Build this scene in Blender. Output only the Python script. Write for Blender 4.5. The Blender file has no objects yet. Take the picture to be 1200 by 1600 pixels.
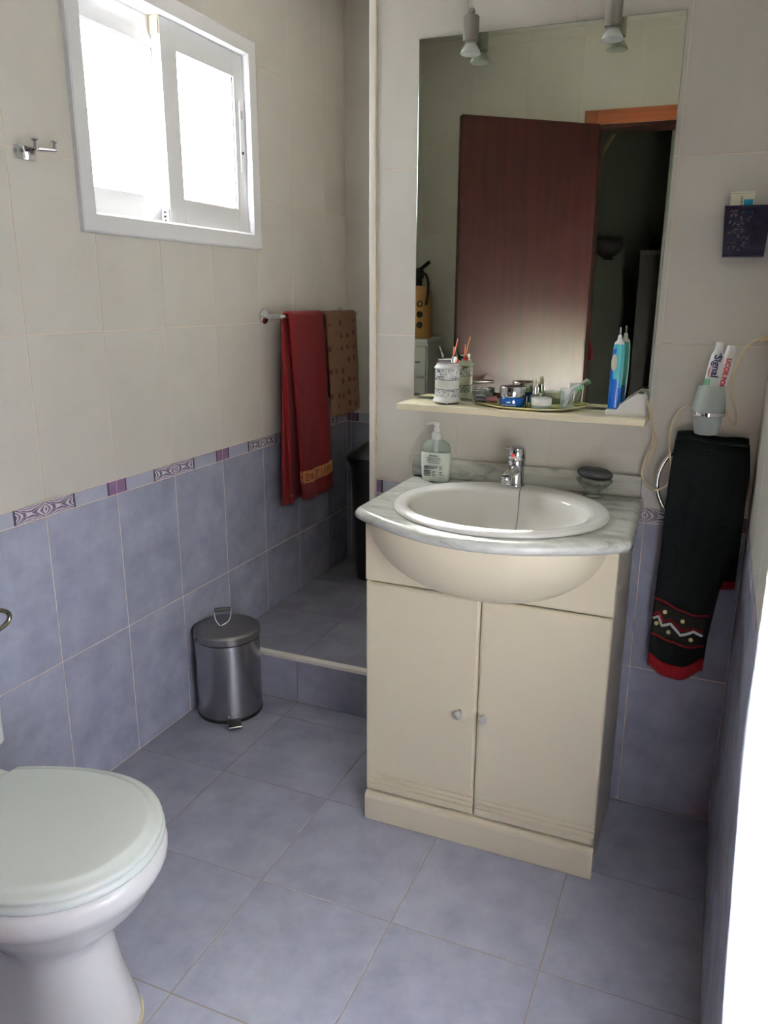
import bpy, bmesh, math, random
from mathutils import Vector, Matrix
random.seed(7)
S = bpy.context.scene
COL = S.collection
PI = math.pi

# ---------------------------------------------------------------- camera
cam_d = bpy.data.cameras.new('camera')
cam = bpy.data.objects.new('camera', cam_d); COL.objects.link(cam)
cam_d.sensor_fit = 'VERTICAL'; cam_d.sensor_height = 36.0
cam_d.lens = 1213.7 / 1600 * 36.0
cam_d.shift_x = -37.2 / 1600; cam_d.shift_y = -9.4 / 1600
cam_d.clip_start = 0.02
cam.matrix_world = Matrix(((0.92860465, -0.10917692, 0.35464604, 0.8955678),
                           (0.3708438, 0.2396356, -0.8972456, -1.9762436),
                           (0.0129727, 0.96470471, 0.26301432, 1.3595149),
                           (0, 0, 0, 1)))
S.camera = cam

# ---------------------------------------------------------------- light
w = bpy.data.worlds.new('sky'); S.world = w; w.use_nodes = True
bg = w.node_tree.nodes['Background']
bg.inputs[1].default_value = 9.0
wn = w.node_tree.nodes; wl = w.node_tree.links     # hazy white sky above the horizon, sunlit pale ground below it
tcw = wn.new('ShaderNodeTexCoord'); sxw = wn.new('ShaderNodeSeparateXYZ'); mrw = wn.new('ShaderNodeMapRange'); mxw = wn.new('ShaderNodeMix'); mxw.data_type = 'RGBA'
mrw.inputs['From Min'].default_value = -.04; mrw.inputs['From Max'].default_value = .06
wl.new(tcw.outputs['Generated'], sxw.inputs[0]); wl.new(sxw.outputs['Z'], mrw.inputs['Value']); wl.new(mrw.outputs[0], mxw.inputs[0])
mxw.inputs[6].default_value = (.30, .28, .25, 1); mxw.inputs[7].default_value = (.95, .97, 1.0, 1); wl.new(mxw.outputs[2], bg.inputs[0])
sun_d = bpy.data.lights.new('sun', 'SUN'); sun_d.energy = 900.0; sun_d.angle = math.radians(13)
sun_d.color = (1.0, 0.975, 0.93)
sun = bpy.data.objects.new('sun', sun_d); COL.objects.link(sun)
sun.rotation_euler = Vector((1.65, -1.38, -1.02)).to_track_quat('-Z', 'Y').to_euler()
for py, pz, pw, ph in ((0.05, 1.82, 0.78, 0.60),):   # sky portals outside the window
    por_d = bpy.data.lights.new('window_daylight', 'AREA'); por_d.shape = 'RECTANGLE'
    por_d.size = pw; por_d.size_y = ph; por_d.cycles.is_portal = True
    por = bpy.data.objects.new('window_daylight', por_d); COL.objects.link(por)
    por.matrix_world = Matrix(((0, 0, -1, -0.79), (1, 0, 0, py), (0, 1, 0, pz), (0, 0, 0, 1)))

S.view_settings.view_transform = 'Standard'; S.view_settings.look = 'None'
S.view_settings.exposure = 0.78; S.view_settings.gamma = 1.0
S.view_settings.use_curve_mapping = False

# ---------------------------------------------------------------- room numbers
XL, XR = -0.6347, 0.9965
YN, YB = -1.88, 1.14          # wall with the door, far wall of the shower
ZC = 2.50
ZR = [0, .4085, .809, .849, 1.254, 1.6665, 2.081, 2.497]
TW = .2525

# ---------------------------------------------------------------- materials
def lin(c):
    return tuple((v / 12.92 if v <= .04045 else ((v + .055) / 1.055) ** 2.4) for v in [x / 255 for x in c])
def mat(name, col=(200, 200, 200), rough=.5, metal=0, spec=.5, trans=0, ior=1.45, coat=0, bump=None, sheen=0, alpha=1):
    m = bpy.data.materials.new(name); m.use_nodes = True
    b = m.node_tree.nodes['Principled BSDF']
    c = lin(col)
    b.inputs['Base Color'].default_value = (*c, 1); b.inputs['Roughness'].default_value = rough
    b.inputs['Metallic'].default_value = metal; b.inputs['Specular IOR Level'].default_value = spec
    b.inputs['Transmission Weight'].default_value = trans; b.inputs['IOR'].default_value = ior
    b.inputs['Coat Weight'].default_value = coat; b.inputs['Sheen Weight'].default_value = sheen
    b.inputs['Alpha'].default_value = alpha
    if bump:
        n = m.node_tree.nodes; l = m.node_tree.links
        t = n.new('ShaderNodeTexNoise'); t.inputs['Scale'].default_value = bump[0]; t.inputs['Detail'].default_value = 3
        g = n.new('ShaderNodeNewGeometry'); l.new(g.outputs['Position'], t.inputs['Vector'])
        bp = n.new('ShaderNodeBump'); bp.inputs['Strength'].default_value = bump[1]; bp.inputs['Distance'].default_value = bump[2]
        l.new(t.outputs['Fac'], bp.inputs['Height']); l.new(bp.outputs['Normal'], b.inputs['Normal'])
    return m
def N(m, t, **kw):
    n = m.node_tree.nodes.new(t)
    for k, v in kw.items():
        if k in n.inputs.keys(): n.inputs[k].default_value = v
        else: setattr(n, k, v)
    return n
def L(m, a, b): m.node_tree.links.new(a, b)
def ramp(m, fac, stops):
    r = N(m, 'ShaderNodeValToRGB'); e = r.color_ramp.elements
    while len(e) < len(stops): e.new(.5)
    for i, (p, c) in enumerate(stops): e[i].position = p; e[i].color = (*lin(c), 1)
    L(m, fac, r.inputs['Fac']); return r.outputs['Color']

def clouded(name, c1, c2, rough, scale=7, vary=.04, bump=.15):
    m = mat(name, c1, rough)
    b = m.node_tree.nodes['Principled BSDF']
    g = N(m, 'ShaderNodeNewGeometry'); oi = N(m, 'ShaderNodeObjectInfo')
    mul = N(m, 'ShaderNodeVectorMath', operation='MULTIPLY_ADD')
    cmb = N(m, 'ShaderNodeCombineXYZ')
    for i in range(3): L(m, oi.outputs['Random'], cmb.inputs[i])
    mul.inputs[1].default_value = (9, 7, 5); L(m, cmb.outputs[0], mul.inputs[0]); L(m, g.outputs['Position'], mul.inputs[2])
    n1 = N(m, 'ShaderNodeTexNoise', Scale=scale, Detail=6.0, Roughness=.6); L(m, mul.outputs[0], n1.inputs['Vector'])
    col = ramp(m, n1.outputs['Fac'], [(.34, c1), (.68, c2)])
    hs = N(m, 'ShaderNodeHueSaturation'); L(m, col, hs.inputs['Color'])
    mr = N(m, 'ShaderNodeMapRange'); mr.inputs['To Min'].default_value = 1 - vary; mr.inputs['To Max'].default_value = 1 + vary
    L(m, oi.outputs['Random'], mr.inputs['Value']); L(m, mr.outputs[0], hs.inputs['Value'])
    L(m, hs.outputs[0], b.inputs['Base Color'])
    n2 = N(m, 'ShaderNodeTexNoise', Scale=scale * 3.0, Detail=2.0); L(m, mul.outputs[0], n2.inputs['Vector'])
    bp = N(m, 'ShaderNodeBump', Strength=bump, Distance=.002); L(m, n2.outputs['Fac'], bp.inputs['Height'])
    L(m, bp.outputs['Normal'], b.inputs['Normal'])
    return m
M = {}
M['cream_tile'] = clouded('cream_tile', (211, 207, 198), (216, 213, 204), .22, 5, .01, .04)
M['lilac_tile'] = clouded('lilac_tile', (136, 139, 156), (160, 163, 179), .25, 9, .025, .06)
M['floor_tile'] = clouded('floor_tile', (119, 120, 133), (142, 143, 156), .3, 8, .025, .08)
M['border_plain'] = clouded('border_plain', (166, 168, 186), (178, 180, 197), .25, 9, .02, .04)
M['border_plum'] = clouded('border_plum', (110, 84, 112), (128, 100, 128), .3, 30, .02, .04)
M['border_line'] = mat('border_line', (36, 30, 46), .3)
M['grout'] = mat('grout', (228, 214, 198), .9, bump=(300, .3, .001))
M['grout_dark'] = mat('grout_dark', (128, 116, 106), .9, bump=(300, .3, .001))
M['plaster'] = mat('plaster', (225, 222, 214), .9)
M['trim_white'] = mat('trim_white', (236, 232, 222), .35)
M['stain'] = mat('stain', (205, 184, 130), .8)
M['pvc'] = mat('pvc', (238, 239, 242), .3)
M['black_line'] = mat('black_line', (30, 30, 30), .6)
M['rubber_cream'] = mat('rubber_cream', (222, 200, 160), .5)
M['chrome'] = mat('chrome', (215, 217, 222), .08, 1)
M['brushed'] = mat('brushed', (150, 148, 142), .35, 1, bump=(400, .1, .0005))
M['bronze'] = mat('bronze', (150, 148, 130), .22, 1)
M['mirror'] = mat('mirror', (226, 229, 212), .0, 1)
M['mirror_edge'] = mat('mirror_edge', (150, 165, 155), .15, .3)
M['porcelain'] = mat('porcelain', (238, 239, 238), .12, coat=.3)
M['seat'] = mat('seat', (222, 230, 225), .25)
M['basin'] = mat('basin', (247, 247, 244), .1, coat=.3)
M['cabinet'] = mat('cabinet', (238, 228, 200), .42)
M['cabinet_side'] = mat('cabinet_side', (214, 206, 190), .5)
M['knob'] = mat('knob', (190, 188, 184), .15, .2)
M['black_plastic'] = mat('black_plastic', (16, 18, 18), .4)
M['black_soap'] = mat('black_soap', (20, 21, 24), .55)
M['steel'] = mat('steel', (168, 168, 170), .27, 1, bump=(60, .05, .001))
M['lid_steel'] = mat('lid_steel', (140, 138, 138), .35, 1, bump=(60, .05, .001))
M['glass'] = mat('glass', (250, 252, 252), .02, trans=1, ior=1.45)
M['thin_glass'] = mat('thin_glass', (245, 250, 248), .04, trans=.88, ior=1.25)
M['white_plastic'] = mat('white_plastic', (236, 237, 235), .35)
M['ivory_cord'] = mat('ivory_cord', (222, 204, 166), .5)
M['blue_plastic'] = mat('blue_plastic', (8, 84, 170), .3)
M['teal_plastic'] = mat('teal_plastic', (80, 182, 192), .35)
M['cream_button'] = mat('cream_button', (222, 218, 196), .5)
M['frosted'] = mat('frosted', (214, 224, 220), .45, trans=.35, ior=1.2)
M['blue_glass'] = mat('blue_glass', (6, 60, 128), .12, coat=.4)
M['white_cream'] = mat('white_cream', (240, 240, 236), .3)
M['purple_metal'] = mat('purple_metal', (26, 20, 46), .35, .2)
M['teal_ink'] = mat('teal_ink', (20, 150, 185), .5)
M['card'] = mat('card', (238, 232, 210), .6)
M['ink'] = mat('ink', (60, 62, 66), .6)
M['navy_ink'] = mat('navy_ink', (24, 26, 84), .5)
M['red_ink'] = mat('red_ink', (196, 30, 40), .5)
M['green_ink'] = mat('green_ink', (30, 150, 90), .5)
M['bulb_glass'] = mat('bulb_glass', (235, 240, 235), .12, trans=.45, ior=1.3)
M['soap_liquid'] = mat('soap_liquid', (226, 234, 226), .3)
M['clear_plastic'] = mat('clear_plastic', (225, 238, 230), .08, trans=.75, ior=1.2)
M['orange_wood'] = None
M['tan_paint'] = mat('tan_paint', (190, 140, 88), .4)
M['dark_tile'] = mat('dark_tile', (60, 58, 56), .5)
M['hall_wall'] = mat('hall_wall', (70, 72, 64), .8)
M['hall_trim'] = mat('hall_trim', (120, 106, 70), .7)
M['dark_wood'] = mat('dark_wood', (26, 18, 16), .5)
M['cloth_red_dark'] = mat('cloth_red_dark', (110, 20, 24), .9)
M['pen_black'] = mat('pen_black', (18, 17, 18), .35)
M['copper'] = mat('copper', (200, 110, 84), .35, .4)
M['plum_plastic'] = mat('plum_plastic', (110, 60, 70), .35)
M['yellow_tray'] = mat('yellow_tray', (238, 234, 170), .3)
M['green_tray'] = mat('green_tray', (186, 194, 128), .2)
M['lace_white'] = mat('lace_white', (226, 226, 222), .35)
M['lace_dark'] = mat('lace_dark', (90, 90, 92), .6)
M['yellow_band'] = mat('yellow_band', (160, 106, 60), .9)
M['band_mark'] = mat('band_mark', (104, 46, 26), .9)

def cloth(name, col, dark):
    m = mat(name, col, .95, sheen=0 if col[0] < 60 else .05, spec=.2)
    b = m.node_tree.nodes['Principled BSDF']
    g = N(m, 'ShaderNodeNewGeometry')
    n1 = N(m, 'ShaderNodeTexNoise', Scale=260.0, Detail=2.0); L(m, g.outputs['Position'], n1.inputs['Vector'])
    L(m, ramp(m, n1.outputs['Fac'], [(.3, dark), (.7, col)]), b.inputs['Base Color'])
    bp = N(m, 'ShaderNodeBump', Strength=.6, Distance=.002); L(m, n1.outputs['Fac'], bp.inputs['Height'])
    L(m, bp.outputs['Normal'], b.inputs['Normal']); return m
M['red_towel'] = cloth('red_towel', (104, 20, 20), (84, 14, 16))
M['black_towel'] = cloth('black_towel', (17, 22, 23), (9, 12, 13))
M['band_cloth'] = cloth('band_cloth', (38, 38, 32), (24, 24, 22))
M['red_hem'] = cloth('red_hem', (126, 20, 28), (96, 12, 20))
M['tan_towel'] = cloth('tan_towel', (122, 92, 70), (104, 78, 60))
def spotted():
    m = M['tan_towel']; b = m.node_tree.nodes['Principled BSDF']
    prev = b.inputs['Base Color'].links[0].from_socket
    g = N(m, 'ShaderNodeNewGeometry')
    mp = N(m, 'ShaderNodeMapping'); mp.inputs['Scale'].default_value = (0, 19, 21); L(m, g.outputs['Position'], mp.inputs['Vector'])
    v = N(m, 'ShaderNodeTexVoronoi', Scale=1.0, Randomness=.35); L(m, mp.outputs[0], v.inputs['Vector'])
    lt = N(m, 'ShaderNodeMapRange'); lt.inputs['From Min'].default_value = .2; lt.inputs['From Max'].default_value = .3
    L(m, v.outputs['Distance'], lt.inputs['Value'])
    mix = N(m, 'ShaderNodeMix', data_type='RGBA'); L(m, lt.outputs[0], mix.inputs[0])
    mix.inputs[6].default_value = (*lin((92, 44, 40)), 1); L(m, prev, mix.inputs[7]); L(m, mix.outputs[2], b.inputs['Base Color'])
spotted()
def wood(name, c1, c2, scale, rough, axis='Z', coat=0):
    m = mat(name, c1, rough, coat=coat); b = m.node_tree.nodes['Principled BSDF']
    tc = N(m, 'ShaderNodeNewGeometry'); mp = N(m, 'ShaderNodeMapping'); L(m, tc.outputs['Position'], mp.inputs['Vector'])
    mp.inputs['Scale'].default_value = (scale, scale, scale * .06) if axis == 'Z' else (scale * .06, scale, scale)
    n = N(m, 'ShaderNodeTexNoise', Scale=1.0, Detail=5.0, Roughness=.65); L(m, mp.outputs[0], n.inputs['Vector'])
    L(m, ramp(m, n.outputs['Fac'], [(.32, c1), (.66, c2)]), b.inputs['Base Color']); return m
M['mahogany'] = wood('mahogany', (38, 17, 17), (54, 23, 23), 40, .3)
M['mahogany'].node_tree.nodes['Principled BSDF'].inputs['Specular IOR Level'].default_value = .32
M['orange_wood'] = wood('orange_wood', (128, 64, 34), (168, 94, 52), 26, .4, 'X')
def marble():
    m = mat('marble', (196, 200, 192), .16, coat=.2); b = m.node_tree.nodes['Principled BSDF']
    g = N(m, 'ShaderNodeNewGeometry'); mp = N(m, 'ShaderNodeMapping'); L(m, g.outputs['Position'], mp.inputs['Vector'])
    mp.inputs['Scale'].default_value = (2.2, 8, 8); mp.inputs['Rotation'].default_value = (0, 0.3, .5)
    n = N(m, 'ShaderNodeTexNoise', Scale=2.2, Detail=8.0, Roughness=.62, Distortion=1.1); L(m, mp.outputs[0], n.inputs['Vector'])
    L(m, ramp(m, n.outputs['Fac'], [(.36, (158, 160, 152)), (.45, (194, 196, 189)), (.58, (212, 214, 208)), (.75, (203, 204, 196))]), b.inputs['Base Color'])
    return m
M['marble'] = marble()
def swirl():
    m = mat('border_swirl', (190, 185, 196), .3); b = m.node_tree.nodes['Principled BSDF']
    uv = N(m, 'ShaderNodeTexCoord'); sp = N(m, 'ShaderNodeSeparateXYZ'); L(m, uv.outputs['UV'], sp.inputs[0])
    def sq(s):
        a = N(m, 'ShaderNodeMath', operation='SUBTRACT'); L(m, s, a.inputs[0]); a.inputs[1].default_value = .5
        c = N(m, 'ShaderNodeMath', operation='MULTIPLY'); L(m, a.outputs[0], c.inputs[0]); L(m, a.outputs[0], c.inputs[1]); return c.outputs[0]
    d = N(m, 'ShaderNodeMath', operation='SUBTRACT'); L(m, sq(sp.outputs[0]), d.inputs[0]); L(m, sq(sp.outputs[1]), d.inputs[1])
    ab = N(m, 'ShaderNodeMath', operation='ABSOLUTE'); L(m, d.outputs[0], ab.inputs[0])
    nz = N(m, 'ShaderNodeTexNoise', Scale=3.0); L(m, uv.outputs['UV'], nz.inputs['Vector'])
    ad = N(m, 'ShaderNodeMath', operation='MULTIPLY_ADD'); L(m, nz.outputs['Fac'], ad.inputs[0]); ad.inputs[1].default_value = .09; L(m, ab.outputs[0], ad.inputs[2])
    mu = N(m, 'ShaderNodeMath', operation='MULTIPLY'); L(m, ad.outputs[0], mu.inputs[0]); mu.inputs[1].default_value = 62
    si = N(m, 'ShaderNodeMath', operation='SINE'); L(m, mu.outputs[0], si.inputs[0])
    mr = N(m, 'ShaderNodeMapRange'); mr.inputs['From Min'].default_value = -1; L(m, si.outputs[0], mr.inputs['Value'])
    L(m, ramp(m, mr.outputs[0], [(.25, (88, 74, 92)), (.45, (136, 122, 138)), (.55, (206, 204, 212)), (.9, (214, 212, 220))]), b.inputs['Base Color'])
    return m
M['border_swirl'] = swirl()
def pane_mat(name, clear):
    # obscured window glass: lets light pass, scatters part of it
    m = bpy.data.materials.new(name); m.use_nodes = True; nt = m.node_tree; nt.nodes.clear()
    out = nt.nodes.new('ShaderNodeOutputMaterial')
    tr = nt.nodes.new('ShaderNodeBsdfTransparent'); tr.inputs[0].default_value = (*[c * clear for c in (.93, .95, .96)], 1)
    tl = nt.nodes.new('ShaderNodeBsdfTranslucent'); tl.inputs[0].default_value = (*[c * clear for c in (.9, .93, .95)], 1)
    gl = nt.nodes.new('ShaderNodeBsdfGlossy'); gl.inputs['Roughness'].default_value = .15
    m1 = nt.nodes.new('ShaderNodeMixShader'); m1.inputs[0].default_value = .03
    m2 = nt.nodes.new('ShaderNodeMixShader'); m2.inputs[0].default_value = .06
    g = nt.nodes.new('ShaderNodeNewGeometry'); v = nt.nodes.new('ShaderNodeTexVoronoi'); v.inputs['Scale'].default_value = 70; v.inputs['Randomness'].default_value = .1
    nt.links.new(g.outputs['Position'], v.inputs['Vector'])
    b = nt.nodes.new('ShaderNodeBump'); b.inputs['Distance'].default_value = .003; nt.links.new(v.outputs['Distance'], b.inputs['Height'])
    nt.links.new(b.outputs[0], tl.inputs['Normal']); nt.links.new(b.outputs[0], gl.inputs['Normal'])
    nt.links.new(tr.outputs[0], m1.inputs[1]); nt.links.new(tl.outputs[0], m1.inputs[2])
    nt.links.new(m1.outputs[0], m2.inputs[1]); nt.links.new(gl.outputs[0], m2.inputs[2]); nt.links.new(m2.outputs[0], out.inputs[0])
    return m
M['pane'] = pane_mat('obscured_glass', 1.0)
def lace(name, scale):
    m = mat(name, (226, 226, 222), .35); b = m.node_tree.nodes['Principled BSDF']
    g = N(m, 'ShaderNodeNewGeometry')
    v = N(m, 'ShaderNodeTexNoise', Scale=scale, Detail=1.0, Distortion=1.5); L(m, g.outputs['Position'], v.inputs['Vector'])
    L(m, ramp(m, v.outputs['Fac'], [(.40, (60, 62, 64)), (.47, (214, 214, 212)), (1, (230, 230, 226))]), b.inputs['Base Color']); return m
M['lace'] = lace('lace', 130); M['lace_fine'] = lace('lace_fine', 260)

# ---------------------------------------------------------------- helpers
def wpos(o):
    p = Vector((0, 0, 0))
    while o: p += o.location; o = o.parent
    return p
def obj(name, bm, m, parent=None, smooth=False, autosmooth=None):
    """link a bmesh built in world coordinates as one object"""
    me = bpy.data.meshes.new(name)
    if parent: bmesh.ops.translate(bm, verts=bm.verts, vec=-wpos(parent))
    bmesh.ops.recalc_face_normals(bm, faces=bm.faces)
    bm.to_mesh(me); bm.free()
    for x in (m if isinstance(m, (list, tuple)) else [m]): me.materials.append(M[x] if isinstance(x, str) else x)
    if smooth:
        for p in me.polygons: p.use_smooth = True
        if autosmooth:
            me.set_sharp_from_angle(angle=math.radians(autosmooth))
    o = bpy.data.objects.new(name, me); COL.objects.link(o)
    if parent: o.parent = parent
    return o
def thing(name, label, cat, loc, group=None):
    o = bpy.data.objects.new(name, None); COL.objects.link(o); o.location = loc; o.empty_display_size = .05
    o['label'] = label; o['category'] = cat
    if group: o['group'] = group
    return o
def tag(o, label, cat, group=None):
    o['label'] = label; o['category'] = cat
    if group: o['group'] = group
    return o
def struct(o): o['kind'] = 'structure'; return o
def B(): return bmesh.new()
def box(bm, x0, y0, z0, x1, y1, z1, bev=0, seg=2, mi=0):
    if x0 > x1: x0, x1 = x1, x0
    if y0 > y1: y0, y1 = y1, y0
    if z0 > z1: z0, z1 = z1, z0
    vs = [bm.verts.new(p) for p in [(x0, y0, z0), (x1, y0, z0), (x1, y1, z0), (x0, y1, z0), (x0, y0, z1), (x1, y0, z1), (x1, y1, z1), (x0, y1, z1)]]
    fs = [bm.faces.new([vs[i] for i in f]) for f in [(0, 3, 2, 1), (4, 5, 6, 7), (0, 1, 5, 4), (1, 2, 6, 5), (2, 3, 7, 6), (3, 0, 4, 7)]]
    for f in fs: f.material_index = mi
    if bev:
        es = list({e for f in fs for e in f.edges})
        bmesh.ops.bevel(bm, geom=es, offset=bev, segments=seg, affect='EDGES', profile=.6)
    return vs
def rings(bm, rs, cap0=True, cap1=True, closed=True, mi=0):
    """skin a list of rings (equal length point lists)"""
    vr = [[bm.verts.new(p) for p in r] for r in rs]
    n = len(vr[0])
    for a, b in zip(vr, vr[1:]):
        for i in range(n if closed else n - 1):
            j = (i + 1) % n
            f = bm.faces.new((a[i], a[j], b[j], b[i])); f.material_index = mi
    if cap0: bm.faces.new(list(reversed(vr[0]))).material_index = mi
    if cap1: bm.faces.new(vr[-1]).material_index = mi
    return vr
def lathe(bm, prof, c, n=32, cap0=True, cap1=True, sx=1, sy=1, mi=0, M4=None):
    rs = []
    for r, z in prof:
        ring = []
        for i in range(n):
            a = 2 * PI * i / n; p = Vector((r * sx * math.cos(a), r * sy * math.sin(a), z))
            if M4: p = M4 @ p
            ring.append(p + Vector(c))
        rs.append(ring)
    return rings(bm, rs, cap0, cap1, mi=mi)
def tube(bm, pts, r, n=10, closed=False, cap=True, mi=0, flat=None):
    pts = [Vector(p) for p in pts]; m = len(pts); rs = []
    up = None
    for i, p in enumerate(pts):
        if closed: t = pts[(i + 1) % m] - pts[i - 1]
        else: t = pts[min(i + 1, m - 1)] - pts[max(i - 1, 0)]
        t.normalize()
        if up is None: up = Vector((0, 0, 1)) if abs(t.z) < .9 else Vector((1, 0, 0))
        s = t.cross(up).normalized(); up = s.cross(t).normalized()
        rr = r[i] if isinstance(r, (list, tuple)) else r
        rs.append([p + (s * math.cos(2 * PI * k / n) + up * math.sin(2 * PI * k / n)) * rr for k in range(n)])
    if closed: rs.append(rs[0])
    vr = rings(bm, rs, cap and not closed, cap and not closed, mi=mi)
    if closed: bmesh.ops.remove_doubles(bm, verts=vr[0] + vr[-1], dist=1e-6)
def smooth_path(pts, k=6):
    pts = [Vector(p) for p in pts]; out = []
    for i in range(len(pts) - 1):
        p0 = pts[max(i - 1, 0)]; p1 = pts[i]; p2 = pts[i + 1]; p3 = pts[min(i + 2, len(pts) - 1)]
        for j in range(k):
            t = j / k
            out.append(.5 * ((2 * p1) + (p2 - p0) * t + (2 * p0 - 5 * p1 + 4 * p2 - p3) * t * t + (3 * p1 - p0 - 3 * p2 + p3) * t ** 3))
    out.append(pts[-1]); return out
def sheet(bm, f, nu, nv, thick, nrm=Vector((0, -1, 0)), mi=0, u0=0, u1=1, v0=0, v1=1, off=0):
    """thick cloth: f(u, v) -> point, thickness along the local normal"""
    P = [[Vector(f(u0 + (u1 - u0) * i / nu, v0 + (v1 - v0) * j / nv)) for j in range(nv + 1)] for i in range(nu + 1)]
    Nn = [[None] * (nv + 1) for _ in range(nu + 1)]
    for i in range(nu + 1):
        for j in range(nv + 1):
            a = P[min(i + 1, nu)][j] - P[max(i - 1, 0)][j]; b = P[i][min(j + 1, nv)] - P[i][max(j - 1, 0)]
            n = a.cross(b)
            n = n.normalized() if n.length > 1e-9 else nrm
            Nn[i][j] = n
    A = [[bm.verts.new(P[i][j] + Nn[i][j] * (thick / 2 + off)) for j in range(nv + 1)] for i in range(nu + 1)]
    C = [[bm.verts.new(P[i][j] - Nn[i][j] * (thick / 2 - off)) for j in range(nv + 1)] for i in range(nu + 1)]
    def F(*v): bm.faces.new(v).material_index = mi
    for i in range(nu):
        for j in range(nv):
            F(A[i][j], A[i + 1][j], A[i + 1][j + 1], A[i][j + 1]); F(C[i][j + 1], C[i + 1][j + 1], C[i + 1][j], C[i][j])
    for i in range(nu):
        F(A[i][0], C[i][0], C[i + 1][0], A[i + 1][0]); F(A[i][nv], A[i + 1][nv], C[i + 1][nv], C[i][nv])
    for j in range(nv):
        F(A[0][j], A[0][j + 1], C[0][j + 1], C[0][j]); F(A[nu][j], C[nu][j], C[nu][j + 1], A[nu][j + 1])
def flat_text(name, body, size, m, parent, mtx, ext=.0002, bold=0, sx=1):
    cu = bpy.data.curves.new(name, 'FONT'); cu.body = body; cu.size = size; cu.extrude = ext; cu.offset = bold
    cu.align_x = 'CENTER'; cu.align_y = 'CENTER'; cu.resolution_u = 3
    t = bpy.data.objects.new(name, cu); COL.objects.link(t)
    bpy.context.view_layer.update()
    me = bpy.data.meshes.new_from_object(t.evaluated_get(bpy.context.evaluated_depsgraph_get()))
    bpy.data.objects.remove(t)
    me.transform(Matrix.Diagonal((sx, 1, 1, 1))); me.transform(mtx)
    if parent: me.transform(Matrix.Translation(-wpos(parent)))
    me.materials.clear(); me.materials.append(M[m])
    o = bpy.data.objects.new(name, me); COL.objects.link(o); o.parent = parent
    return o

# ---------------------------------------------------------------- tiles
GAP, TT = .0026, .0009
tile_cache = {}
def tile_mesh(w_, h_, m):
    key = (round(w_, 4), round(h_, 4), m)
    if key in tile_cache: return tile_cache[key]
    bm = B(); g = GAP / 2; b = .0011
    def ring(i, z): return [(g + i, g + i, z), (w_ - g - i, g + i, z), (w_ - g - i, h_ - g - i, z), (g + i, h_ - g - i, z)]
    rings(bm, [ring(0, -.001), ring(0, TT - .0008), ring(b * .35, TT - .0002), ring(b, TT)])
    me = bpy.data.meshes.new('tile'); bmesh.ops.recalc_face_normals(bm, faces=bm.faces); bm.to_mesh(me); bm.free()
    me.materials.append(M[m]); tile_cache[key] = me; return me
def border_mesh(w_, h_, kind, cut0=0, cut1=None):
    """border tile: swirl at one end, thin dark lines, plain middle, half a plum square at the other end.
    kind 1: swirl at the low end, 0: swirl at the high end"""
    cut1 = w_ if cut1 is None else cut1
    key = (round(w_, 4), round(h_, 4), kind, round(cut0, 3), round(cut1, 3), 'b')
    if key in tile_cache: return tile_cache[key]
    full = TW
    segs = [(0, .092, 1), (.092, .098, 2), (.098, .215, 0), (.215, .221, 2), (.221, full, 3)]
    if kind == 0: segs = [(full - b, full - a, m) for a, b, m in reversed(segs)]
    bm = B(); uvl = bm.loops.layers.uv.new('uv'); g = GAP / 2
    lo, hi = cut0 + g, cut1 - g
    for a, b, m in segs:
        x0, x1 = max(a, lo), min(b, hi)
        if x1 - x0 < 1e-4: continue
        vs = [bm.verts.new(p) for p in [(x0 - cut0, g, TT), (x1 - cut0, g, TT), (x1 - cut0, h_ - g, TT), (x0 - cut0, h_ - g, TT)]]
        f = bm.faces.new(vs); f.material_index = m
        for lp, (u, v) in zip(f.loops, [(x0, 0), (x1, 0), (x1, 1), (x0, 1)]):
            lp[uvl].uv = ((u - a) / (b - a), v)
    bmesh.ops.remove_doubles(bm, verts=bm.verts, dist=1e-6)
    ed = [e for e in bm.edges if e.is_boundary]
    r = bmesh.ops.extrude_edge_only(bm, edges=ed)
    for v in [x for x in r['geom'] if isinstance(x, bmesh.types.BMVert)]: v.co.z = -.001
    me = bpy.data.meshes.new('border_tile'); bmesh.ops.recalc_face_normals(bm, faces=bm.faces); bm.to_mesh(me); bm.free()
    for m in ('border_plain', 'border_swirl', 'border_line', 'border_plum'): me.materials.append(M[m])
    tile_cache[key] = me; return me
def frame(origin, u, v):
    u, v = Vector(u), Vector(v); n = u.cross(v); o = Vector(origin)
    return Matrix(((u.x, v.x, n.x, o.x), (u.y, v.y, n.y, o.y), (u.z, v.z, n.z, o.z), (0, 0, 0, 1)))
def put_tile(me, name, F, u, v, parent):
    o = bpy.data.objects.new(name, me); COL.objects.link(o); o.parent = parent
    o.matrix_local = Matrix.Translation(-wpos(parent)) @ F @ Matrix.Translation((u, v, 0)); return o
def clip(r, h):
    """rect r minus rect h -> list of rects"""
    x0, y0, x1, y1 = r; a0, b0, a1, b1 = h
    if a0 >= x1 or a1 <= x0 or b0 >= y1 or b1 <= y0: return [r]
    out = []
    if y0 < b0: out.append((x0, y0, x1, b0))
    if y1 > b1: out.append((x0, b1, x1, y1))
    m0, m1 = max(y0, b0), min(y1, b1)
    if x0 < a0: out.append((x0, m0, a0, m1))
    if x1 > a1: out.append((a1, m0, x1, m1))
    return [q for q in out if q[2] - q[0] > .004 and q[3] - q[1] > .004]
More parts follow.
